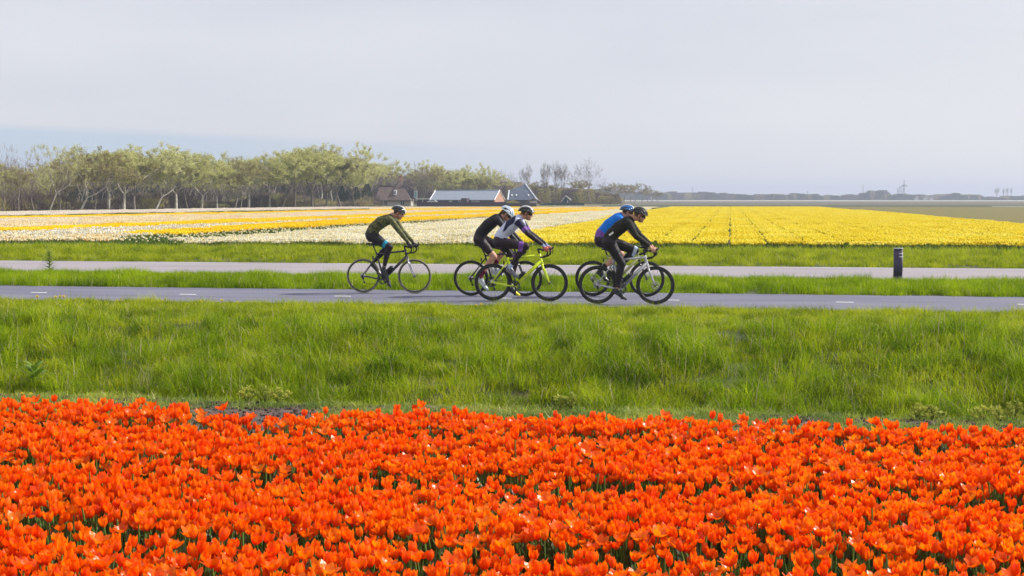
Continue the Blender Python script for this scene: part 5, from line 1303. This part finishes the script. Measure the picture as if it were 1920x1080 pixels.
# far horizon
px = np.concatenate([RNG.uniform(1100, 2150, 700), RNG.uniform(-250, 1150, 350)]); n = len(px); D_ = RNG.uniform(1450, 1750, n); P = np.array([dp(a, 372, b)[:] for a, b in zip(px, D_)]); P[:, 2] = -.05
yt = np.interp(px, [-300, 1140, 1240, 1260, 1290, 1320, 1350, 1400, 1440, 1470, 1500, 1560, 1600, 1622, 1632, 1655, 1668, 1700, 1740, 1790, 1830, 1852, 1900, 1925, 2200], [362, 356, 364, 360, 363, 361, 363, 367, 364, 366, 364, 368, 366, 364, 358, 358, 366, 364, 367, 364, 366, 371, 368, 369, 366]) + 0.9 * np.sin(px / 5.3) + 0.7 * np.sin(px / 2.1)
hh = np.maximum(372.8 - yt, 1.2) * D_ / F + 1.84
s = np.stack([RNG.uniform(9, 16, n)] * 2 + [hh * RNG.uniform(.8, 1.0, n)], -1)
o = scatter('far_wood', P, RNG.uniform(0, 6.28, n), s, RNG.choice([0, 1, 2, 2], n), WOODP); tag(o, 'low blue line of distant trees along the horizon', 'wood')
for i, (x_, yt, w_) in enumerate([(1868, 353, .9), (1882, 354, .5), (1889, 353, .5), (1896, 353, .45)]):
    tree_at(x_, 1400, yt, 'poplar', i, ['thick leaning far poplar, leftmost of four on the right horizon', 'thin far poplar, second of four on the right horizon', 'thin far poplar, third of four on the right horizon', 'thin far poplar, rightmost of four on the right horizon'][i], 'far poplars', False, False, w_)
# conifer hedge, dark evergreens left of the farmhouse
def evergreen(px, y0, D, wpx, label, name='evergreen_tree', sh=.35):
    p = dp(px, 372, D); h = (372 - y0) * D / F + 1.86; w = wpx * D / F / 2
    t = thing(name, (p.x, p.y, 0), label, 'tree' if name == 'evergreen_tree' else 'shrub', 'dark evergreens by the farm'); L = Vector((p.x, p.y, 0))
    mb = MB(); mb.tube([L, L + Vector((0, 0, h * .9))], [.14, .03], 6); mb.build('trunk', T_bark, t)
    mb = MB()
    for i in range(1100):
        z = h * random.uniform(.04, 1) ; a = random.uniform(0, 6.28); rr = w * (1 - (z / h) ** 3 * .8) * random.uniform(.6, 1.05); q = L + Vector((rr * cos(a), rr * sin(a), z)); d = rdir(Vector((cos(a) * .4, sin(a) * .4, 1)).normalized(), .5); sd = d.cross(Vector((random.gauss(0, 1), random.gauss(0, 1), .1))).normalized() * .09
        mb.add([q - sd, q + sd, q + d * sh], [(0, 1, 2)])
    o = mb.build('crown', T_dark if name == 'evergreen_tree' else T_leaf2, t); o['kind'] = 'stuff'
evergreen(688, 346, 318, 22, 'dark upright evergreen left of the farmhouse wall'); evergreen(668, 352, 310, 16, 'dark evergreen at the end of the wood, before the farmhouse'); evergreen(654, 356, 300, 18, 'dark evergreen low between the last trunks of the wood'); evergreen(641, 350, 300, 14, 'dark evergreen leaning out of the wood left of the farmhouse')
evergreen(1015, 362, 372, 26, 'dull round shrub between blue-roofed farmhouse and shed', 'garden_shrub', .5); evergreen(1085, 366, 378, 20, 'low dark shrub right of the small shed', 'garden_shrub', .5); evergreen(962, 378, 322, 30, 'low green hedge shrub in front of the blue-roofed farmhouse', 'garden_shrub', .4)

# ------------------------------------------------------------------ farm buildings
M_thatch = mat('brown_roof', (0.085, 0.058, 0.052), 0.9, (0.13, 0.092, 0.082), 1.2, bump=.4, stretch=(1, 1, 4))
M_ridge = mat('ridge_dark', (0.07, 0.05, 0.045), 0.9)
M_wallw = mat('plaster_wall', (0.42, 0.40, 0.38), 0.9, (0.50, 0.46, 0.42), .6)
M_wallb = mat('brick_wall', (0.36, 0.19, 0.13), 0.9, (0.44, 0.24, 0.17), 2.5)
M_walld = mat('dark_boards', (0.045, 0.035, 0.05), 0.85, (0.07, 0.055, 0.07), 1.5, stretch=(6, 6, .4))
M_win = mat('window_glass', (0.03, 0.045, 0.06), 0.1, (0.05, 0.07, 0.09), 1)
M_frame = mat('white_trim', (0.72, 0.72, 0.74), 0.6, (0.62, 0.62, 0.64), 2)
M_sheet = mat('blue_grey_sheet_roof', (0.26, 0.30, 0.37), 0.45, (0.30, 0.34, 0.41), .8, stretch=(3, 3, .3))
M_slate = mat('blue_slate_roof', (0.055, 0.075, 0.115), 0.5, (0.08, 0.10, 0.145), 1.2)
M_green = MATS['far_green_edge']; M_dgreen = mat('green_boards', (0.02, 0.06, 0.055), 0.8, (0.03, 0.08, 0.07), 1)
class Bld:
    """building in a frame turned to face the camera line: u right, v away, z up, in metres, given from photo columns at distance D"""
    def __init__(s, D, turn=0.0, pxc=960):
        s.D = D; s.c = dp(pxc, 372, D); a = YAW + turn; s.u = Vector((cos(a), sin(a), 0)); s.w = Vector((-sin(a), cos(a), 0)); s.pxc = pxc; s.k = D / F
    def p(s, px, py, v=0.0):
        q = s.c + s.u * ((px - s.pxc) * s.k) + s.w * v; return Vector((q.x, q.y, max(0, CAMZ + (372 - py) * s.k) if py < 386.5 else -.05))
    def poly(s, mb, pts, mi=0, thick=.25):
        q = [s.p(*a) for a in pts]; n = (q[1] - q[0]).cross(q[2] - q[0]).normalized() * thick; m = len(q)
        mb.add(q + [a - n for a in q], [tuple(range(m)), tuple(range(2 * m - 1, m - 1, -1))] + [(i, m + i, m + (i + 1) % m, (i + 1) % m) for i in range(m)], mi)
    def box(s, mb, x0, x1, y0, y1, v0, v1, mi=0):
        a = [s.p(x, y, v) for x in (x0, x1) for v in (v0, v1) for y in (y1, y0)]; mb.add(a, [(0, 1, 3, 2), (4, 6, 7, 5), (0, 4, 5, 1), (2, 3, 7, 6), (0, 2, 6, 4), (1, 5, 7, 3)], mi)
def bthing(name, b, px, label, cat):
    q = b.p(px, 387); return thing(name, (q.x, q.y, 0), label, cat)
# farmhouse with brown roof
b = Bld(335, 0, 740); t = bthing('farmhouse', b, 740, 'old farmhouse with steep brown roof, chimney and side dormer', 'house')
mb = MB(); b.box(mb, 706, 770, 373, 388, .6, 9); mb.build('wall', M_wallw, t, smooth=False)
mb = MB(); b.poly(mb, [(703, 375.5, 0), (738, 375.5, 0), (738, 349, 4.2), (709, 349, 4.2)]); b.poly(mb, [(709, 349, 4.2), (738, 349, 4.2), (738, 375.5, 9), (703, 375.5, 9)])
b.poly(mb, [(738, 375.5, -.3), (771, 375.5, -.3), (748, 337, 5.0)]); b.poly(mb, [(771, 375.5, -.3), (771, 375.5, 10), (748, 337, 5.0)]); b.poly(mb, [(737, 375.5, 0), (748, 337, 5.0), (737, 347, 5)])
b.poly(mb, [(725, 375.5, 0.05), (740, 375.5, -.28), (748, 337, 4.95), (736, 349, 4.15)]); b.poly(mb, [(771, 375.5, 10), (725, 375.5, 10), (748, 337, 5.0)])
rf = mb.build('roof', M_thatch, t, smooth=False)
mb = MB(); mb.tube([b.p(709, 348.6, 4.2), b.p(738, 348.6, 4.2)], .22, 6); mb.build('ridge', M_ridge, rf)
mb = MB(); b.box(mb, 746.3, 750.8, 330, 340, 4.6, 5.4); b.box(mb, 745.8, 751.3, 329.2, 330.2, 4.5, 5.5); mb.build('chimney', M_wallb, rf, smooth=False)
mb = MB(); b.poly(mb, [(756, 343.5, 3.0), (780, 357, 3.0), (780, 357, 7), (754, 343.5, 6.5)], 0, .2); mb.build('dormer_roof', M_thatch, rf, smooth=False)
mb = MB(); b.box(mb, 760, 779, 357.4, 373, 3.2, 6.8); dm = mb.build('dormer', M_walld, t, smooth=False)
mb = MB(); b.box(mb, 774.5, 780.5, 357.6, 371, 3.0, 3.18); mb.build('window', M_frame, dm, smooth=False)
mb = MB(); b.box(mb, 775.5, 779.6, 358.6, 370, 2.92, 2.98); mb.build('pane', mat('blue_pane', (0.16, 0.30, 0.33), .15, (0.2, .34, .37), 1), dm, smooth=False)
for (x0, x1, y0, y1) in ((712, 726, 375.6, 384.5), (751, 758, 375.6, 384), (707, 711, 376, 384)):
    mb = MB(); b.box(mb, x0, x1, y0, y1, .45, .58); w_ = mb.build('window', M_win, t, smooth=False)
    mb = MB(); b.box(mb, x0 - .4, x0, y0, y1, .42, .57); b.box(mb, x1, x1 + .4, y0, y1, .42, .57); b.box(mb, (x0 + x1) / 2 - .2, (x0 + x1) / 2 + .2, y0, y1, .40, .445); mb.build('window_frame', M_frame, w_, smooth=False)
mb = MB(); b.box(mb, 758.5, 767, 375.5, 385.5, .42, .56); mb.build('door', mat('pale_door', (.40, .33, .28), .8), t, smooth=False)
mb = MB(); b.poly(mb, [(737, 366, 1.05), (742.4, 366, 1.05), (743.2, 357.5, 2.15), (738.6, 357.5, 2.15)], 0, -.2); mb.build('skylight', M_frame, rf, smooth=False)
mb = MB(); b.poly(mb, [(738, 364, 1.05), (741.6, 364, 1.05), (742.2, 359, 1.7), (739, 359, 1.7)], 0, -.24); mb.build('skylight_pane', M_win, rf, smooth=False)
# side lean-to with white roof edge (carport)
b = Bld(330, 0, 795); t = bthing('carport', b, 795, 'flat white-edged carport between farmhouse and barn', 'carport')
mb = MB(); b.box(mb, 779, 806, 372.0, 373.6, 0, 4); mb.build('roof', M_frame, t, smooth=False)
for x_ in (781, 792, 804): mb = MB(); b.box(mb, x_, x_ + .8, 373.5, 388, .2, .4); mb.build('post', M_frame, t, smooth=False)
mb = MB(); b.box(mb, 780, 805, 375, 388, 3.8, 4); mb.build('back_wall', M_walld, t, smooth=False)
# a parked car under its edge
b = Bld(318, 0, 808); t = bthing('parked_car', b, 810, 'pale car parked behind the fence beside the barn', 'car')
mb = MB(); prof = [(800, 381), (800.5, 377.6), (805, 376.8), (808, 374.8), (815, 374.9), (818, 377), (819.5, 378), (819.5, 381)]
b.poly(mb, [(x_, y_, 0) for x_, y_ in prof], 0, -1.7); mb.build('body', M_frame, t, smooth=False)
mb = MB(); b.poly(mb, [(806, 376.9, -.03), (808.6, 375.4, -.03), (814.2, 375.5, -.03), (816.6, 377.0, -.03)], 0, -.02); mb.build('side_window', M_win, t, smooth=False)
for x_ in (804, 815.5):
    mb = MB(); q = b.p(x_, 381.2, .0); ax = b.w
    mb.tube([q - ax * .05, q + ax * .2], .32, 14); mb.build('wheel', M_rubber, t)
# long barn
b = Bld(335, radians(-20), 866); t = bthing('barn', b, 870, 'long low barn with blue-grey roof and white gable trim', 'barn')
mb = MB(); b.box(mb, 804, 929, 373.5, 388, .3, 7); mb.build('wall', M_walld, t, smooth=False)
mb = MB(); b.poly(mb, [(929, 374.2, .3), (929, 388, .3), (929, 388, 7), (929, 374.2, 7), (929, 357.3, 3.6)], 0, -.25); mb.build('gable', M_wallb, t, smooth=False)
mb = MB(); b.poly(mb, [(801, 374.6, 0), (930.5, 374.6, 0), (930.5, 357, 3.6), (801, 357, 3.6)], 0, .18); b.poly(mb, [(801, 357, 3.6), (930.5, 357, 3.6), (930.5, 374.6, 7.3), (801, 374.6, 7.3)], 0, .18); rf = mb.build('roof', M_sheet, t, smooth=False)
mb = MB(); mb.tube([b.p(801, 356.7, 3.6), b.p(930.5, 356.7, 3.6)], .12, 6); mb.build('ridge', M_sheet, rf)
for x_ in (800.6, 931):
    mb = MB(); mb.tube([b.p(x_, 374.8, -.05), b.p(x_, 356.6, 3.6), b.p(x_, 374.8, 7.35)], .17, 4); mb.build('gable_trim', M_frame, rf, smooth=False)
for (x0, x1) in ((839.5, 845.5), (858, 860), (862, 869), (884, 889), (891, 895), (896.5, 900)):
    mb = MB(); b.box(mb, x0, x1, 376.3, 379.6, .18, .29); w_ = mb.build('window', M_frame, t, smooth=False)
    mb = MB(); b.box(mb, x0 + .5, x1 - .5, 376.9, 379.1, .12, .175); mb.build('pane', mat('pale_pane', (.35, .38, .42), .2, (.42, .45, .48), 1), w_, smooth=False)
mb = MB(); b.box(mb, 869.5, 881, 371.6, 388, -1.6, .25); mb.build('porch', M_walld, t, smooth=False)
mb = MB(); b.box(mb, 929.1, 930.2, 362.5, 372.5, 2.6, 4.6); b.box(mb, 929.1, 930.2, 377.5, 388, 5.2, 6.0); mb.build('gable_window', M_frame, t, smooth=False)
# farmhouse with blue roof
b = Bld(345, 0, 982); t = bthing('pyramid_roof_farmhouse', b, 982, 'farmhouse with big blue-grey pyramid roof and small skylights', 'house')
mb = MB(); b.box(mb, 955, 1004, 373, 388, .6, 11); mb.build('wall', M_walld, t, smooth=False)
mb = MB(); b.poly(mb, [(952.5, 374.6, 0), (1007, 374.6, 0), (985, 345, 5.8), (955, 357, 3.45)]); b.poly(mb, [(1007, 374.6, 0), (1007, 374.6, 12), (985, 345, 5.8)]); b.poly(mb, [(952.5, 374.6, 12), (952.5, 374.6, 0), (985, 345, 5.8)]); b.poly(mb, [(1007, 374.6, 12), (952.5, 374.6, 12), (985, 345, 5.8)])
rf = mb.build('roof', M_slate, t, smooth=False)
mb = MB(); mb.tube([b.p(1007.4, 374.8, -.1), b.p(985.4, 344.6, 5.75)], .2, 4); mb.tube([b.p(951.8, 374.8, -.1), b.p(954.3, 356.8, 3.1)], .2, 4); mb.build('roof_trim', mat('blue_white_trim', (.50, .55, .64), .6), rf, smooth=False)
for x_ in (960, 968.5, 991): 
    mb = MB(); f_ = (374.6 - 366.5) / (374.6 - 345); b.poly(mb, [(x_ - 1.1, 368, 5.8 * (374.6 - 368) / 29.6 - .05), (x_ + 1.1, 368, 5.8 * (374.6 - 368) / 29.6 - .05), (x_ + 1.1, 365.4, 5.8 * (374.6 - 365.4) / 29.6 - .05), (x_ - 1.1, 365.4, 5.8 * (374.6 - 365.4) / 29.6 - .05)], 0, -.2); mb.build('skylight', M_frame, rf, smooth=False)
for x_ in (958, 964, 972, 978): mb = MB(); b.box(mb, x_, x_ + 3, 376, 381, .4, .55); mb.build('window', M_win, t, smooth=False)
mb = MB(); b.poly(mb, [(985, 378.5, -1.5), (1001, 371.6, -1.5), (1008, 371.6, 2), (1018, 380, 2)], 0, .3); mb.build('lean_to_roof', M_thatch, t, smooth=False)
mb = MB(); b.box(mb, 992, 1007, 376.5, 388, -1.2, .3); mb.build('lean_to_wall', M_wallw, t, smooth=False)
# small green shed
b = Bld(372, 0, 1061); t = bthing('garden_shed', b, 1061, 'small dark green shed with white roof edge', 'shed')
mb = MB(); b.box(mb, 1054.5, 1066.5, 376, 388, 0, 4); b.poly(mb, [(1054.5, 376, 0), (1066.5, 376, 0), (1060.5, 368.6, 0)], 0, .2); mb.build('wall', M_dgreen, t, smooth=False)
mb = MB(); b.poly(mb, [(1053, 377.6, -.4), (1061, 367.6, -.4), (1061, 367.6, 4.3), (1053, 377.6, 4.3)], 0, .12); b.poly(mb, [(1061, 367.6, -.4), (1070.5, 375.2, -.4), (1070.5, 375.2, 4.3), (1061, 367.6, 4.3)], 0, .12); rf = mb.build('roof', M_slate, t, smooth=False)
mb = MB(); mb.tube([b.p(1052, 378.2, -.5), b.p(1061, 367.3, -.5), b.p(1071, 375.6, -.5)], .14, 4); mb.build('roof_trim', mat('shed_trim', (.55, .52, .50), .7), rf, smooth=False)
mb = MB(); b.box(mb, 1063.7, 1065.2, 375, 384, -.1, -.02); mb.build('door', M_frame, t, smooth=False)
# long dark garden fence
b = Bld(312, 0, 960); t = bthing('garden_fence', b, 960, 'long dark board fence in front of the farm buildings', 'fence')
x_ = 782
while x_ < 1000:
    w_ = 14; y0 = 378.6 if x_ < 950 else 380.6
    mb = MB(); b.box(mb, x_ + .35, x_ + w_ - .35, y0 + random.uniform(-.2, .2), 388.3, 0, .05); mb.build('fence_panel', M_walld, t, smooth=False)
    mb = MB(); b.box(mb, x_ - .3, x_ + .3, y0 - .5, 388.3, -.06, .1); mb.build('fence_post', M_ridge, t, smooth=False); x_ += w_
b = Bld(360, 0, 1040); t = bthing('garden_wall', b, 1040, 'low blue-green boundary wall right of the blue-roofed farmhouse', 'wall')
for k in range(6): mb = MB(); b.box(mb, 1012 + k * 14, 1025.6 + k * 14, 380.5, 388, 0, .2); mb.build('wall_panel', M_dgreen, t, smooth=False)
# white post, masts, windmill, far houses
b = Bld(700, 0, 1221); t = bthing('white_pole', b, 1221, 'thin white pole standing in the far field right of the farm', 'pole')
q = b.p(1221, 380); mb = MB(); mb.tube([Vector((q.x, q.y, 0)), Vector((q.x, q.y, CAMZ + 2.6 * 700 / F))], .16, 6); mb.build('pole', M_frame, t); mb = MB(); mb.box((q.x, q.y, CAMZ + 2.7 * 700 / F), (.45, .45, .25)); mb.build('pole_head', M_frame, t)
M_mast = mat('far_steel', (0.30, 0.29, 0.33), 0.7)
for x_, yt, lb in ((1298, 350, 'thin lattice mast above the trees right of the farm clump'), (1514, 358, 'short mast above the tree line in mid horizon'), (1618, 346, 'tall thin mast left of the windmill')):
    b = Bld(1600, 0, x_); q = b.p(x_, 380); t = thing('radio_mast', (q.x, q.y, 0), lb, 'mast', 'far masts'); H_ = CAMZ + (372 - yt) * 1600 / F
    mb = MB()
    for s_ in (-1, 1): mb.tube([Vector((q.x + s_ * .7, q.y, 0)), Vector((q.x + s_ * .3, q.y, H_))], .16, 4)
    for k in range(12): z = H_ * k / 12; mb.tube([Vector((q.x - .6, q.y, z)), Vector((q.x + .6, q.y, z + H_ / 12))], .09, 3)
    mb.build('lattice', M_mast, t)['kind'] = 'stuff'
b = Bld(1500, 0, 1689); q = b.p(1689, 380); k_ = 1500 / F; t = thing('windmill', (q.x, q.y, 0), 'faint grey windmill with lattice sails on the far horizon', 'windmill')
def wp(px, py, v=0): return b.p(px, min(py, 386), v)
mb = MB()
for x_ in (1682, 1696): mb.tube([Vector((*wp(x_, 380)[:2], 0)), wp(x_ + (1.0 if x_ < 1690 else -1.0), 352)], .35, 5)
for k in range(7): z0 = 354 + k * 2.6; mb.tube([wp(1682.6, z0), wp(1695.4, z0)], .16, 4); mb.tube([wp(1682.6, z0), wp(1695.4, z0 + 2.6)], .12, 4)
mb.build('tower', M_mast, t)['kind'] = 'stuff'
mb = MB(); mb.ellipsoid(wp(1694, 348), ((1.6, 0, 0), (0, 1.4, 0), (0, 0, 1.2)), 10, 6); cap_ = mb.build('cap', M_mast, t)
for dx, dy in ((.6, -11), (6, 1.5), (-1, 9), (-9, 3)):
    mb = MB(); a_, e_ = wp(1694, 348, -1.5), wp(1694 + dx, 348 + dy, -1.5); mb.tube([a_, e_], .28, 4); d = (e_ - a_); nr = Vector((-d.z, 0, d.x)).normalized() * .9
    mb.tube([a_ + d * .25 + nr, e_ + nr], .14, 4)
    for k in range(6): c0 = a_ + d * (.25 + .75 * k / 5); mb.tube([c0, c0 + nr], .10, 4)
    mb.build('sail', M_mast, cap_)
M_rwhite = mat('far_white_wall', (.66, .66, .68), .8); M_rroof = mat('far_roof', (.16, .13, .15), .8)
for x_, w_, lb in ((1720, 5, 'small white house on the horizon, left of three'), (1737, 4, 'small white house on the horizon, middle of three'), (1748, 5, 'small white house on the horizon, right of three')):
    b = Bld(1420, 0, x_); q = b.p(x_, 376); t = thing('far_house', (q.x, q.y, 0), lb, 'house', 'far white houses')
    mb = MB(); b.box(mb, x_ - w_ / 2, x_ + w_ / 2, 370.8, 388, 0, 6); mb.build('wall', M_rwhite, t, smooth=False)
    mb = MB(); b.poly(mb, [(x_ - w_ / 2 - .3, 370.8, -.5), (x_ + w_ / 2 + .3, 370.8, -.5), (x_ + w_ / 2, 367.6, 3), (x_ - w_ / 2, 367.6, 3)], 0, .3); b.poly(mb, [(x_ - w_ / 2, 367.6, 3), (x_ + w_ / 2, 367.6, 3), (x_ + w_ / 2, 370.8, 6.5), (x_ - w_ / 2, 370.8, 6.5)], 0, .3); mb.build('roof', M_rroof, t, smooth=False)

# ------------------------------------------------------------------ air
hz = MB(); hz.box((0, 1950, 18.5), (9600, 6000, 43)); ho = hz.build('haze', [], smooth=False); tag(ho, 'thin bluish haze over the whole landscape', 'haze', kind='stuff')
hm = bpy.data.materials.new('haze'); hm.use_nodes = True; t_ = hm.node_tree; t_.nodes.clear()
vo = t_.nodes.new('ShaderNodeOutputMaterial'); pv = t_.nodes.new('ShaderNodeVolumePrincipled')
pv.inputs['Color'].default_value = (0.64, 0.71, 0.89, 1); pv.inputs['Density'].default_value = 0.00038; pv.inputs['Anisotropy'].default_value = 0.2
t_.links.new(pv.outputs[0], vo.inputs['Volume']); ho.data.materials.clear(); ho.data.materials.append(hm)
ho.display_type = 'WIRE'
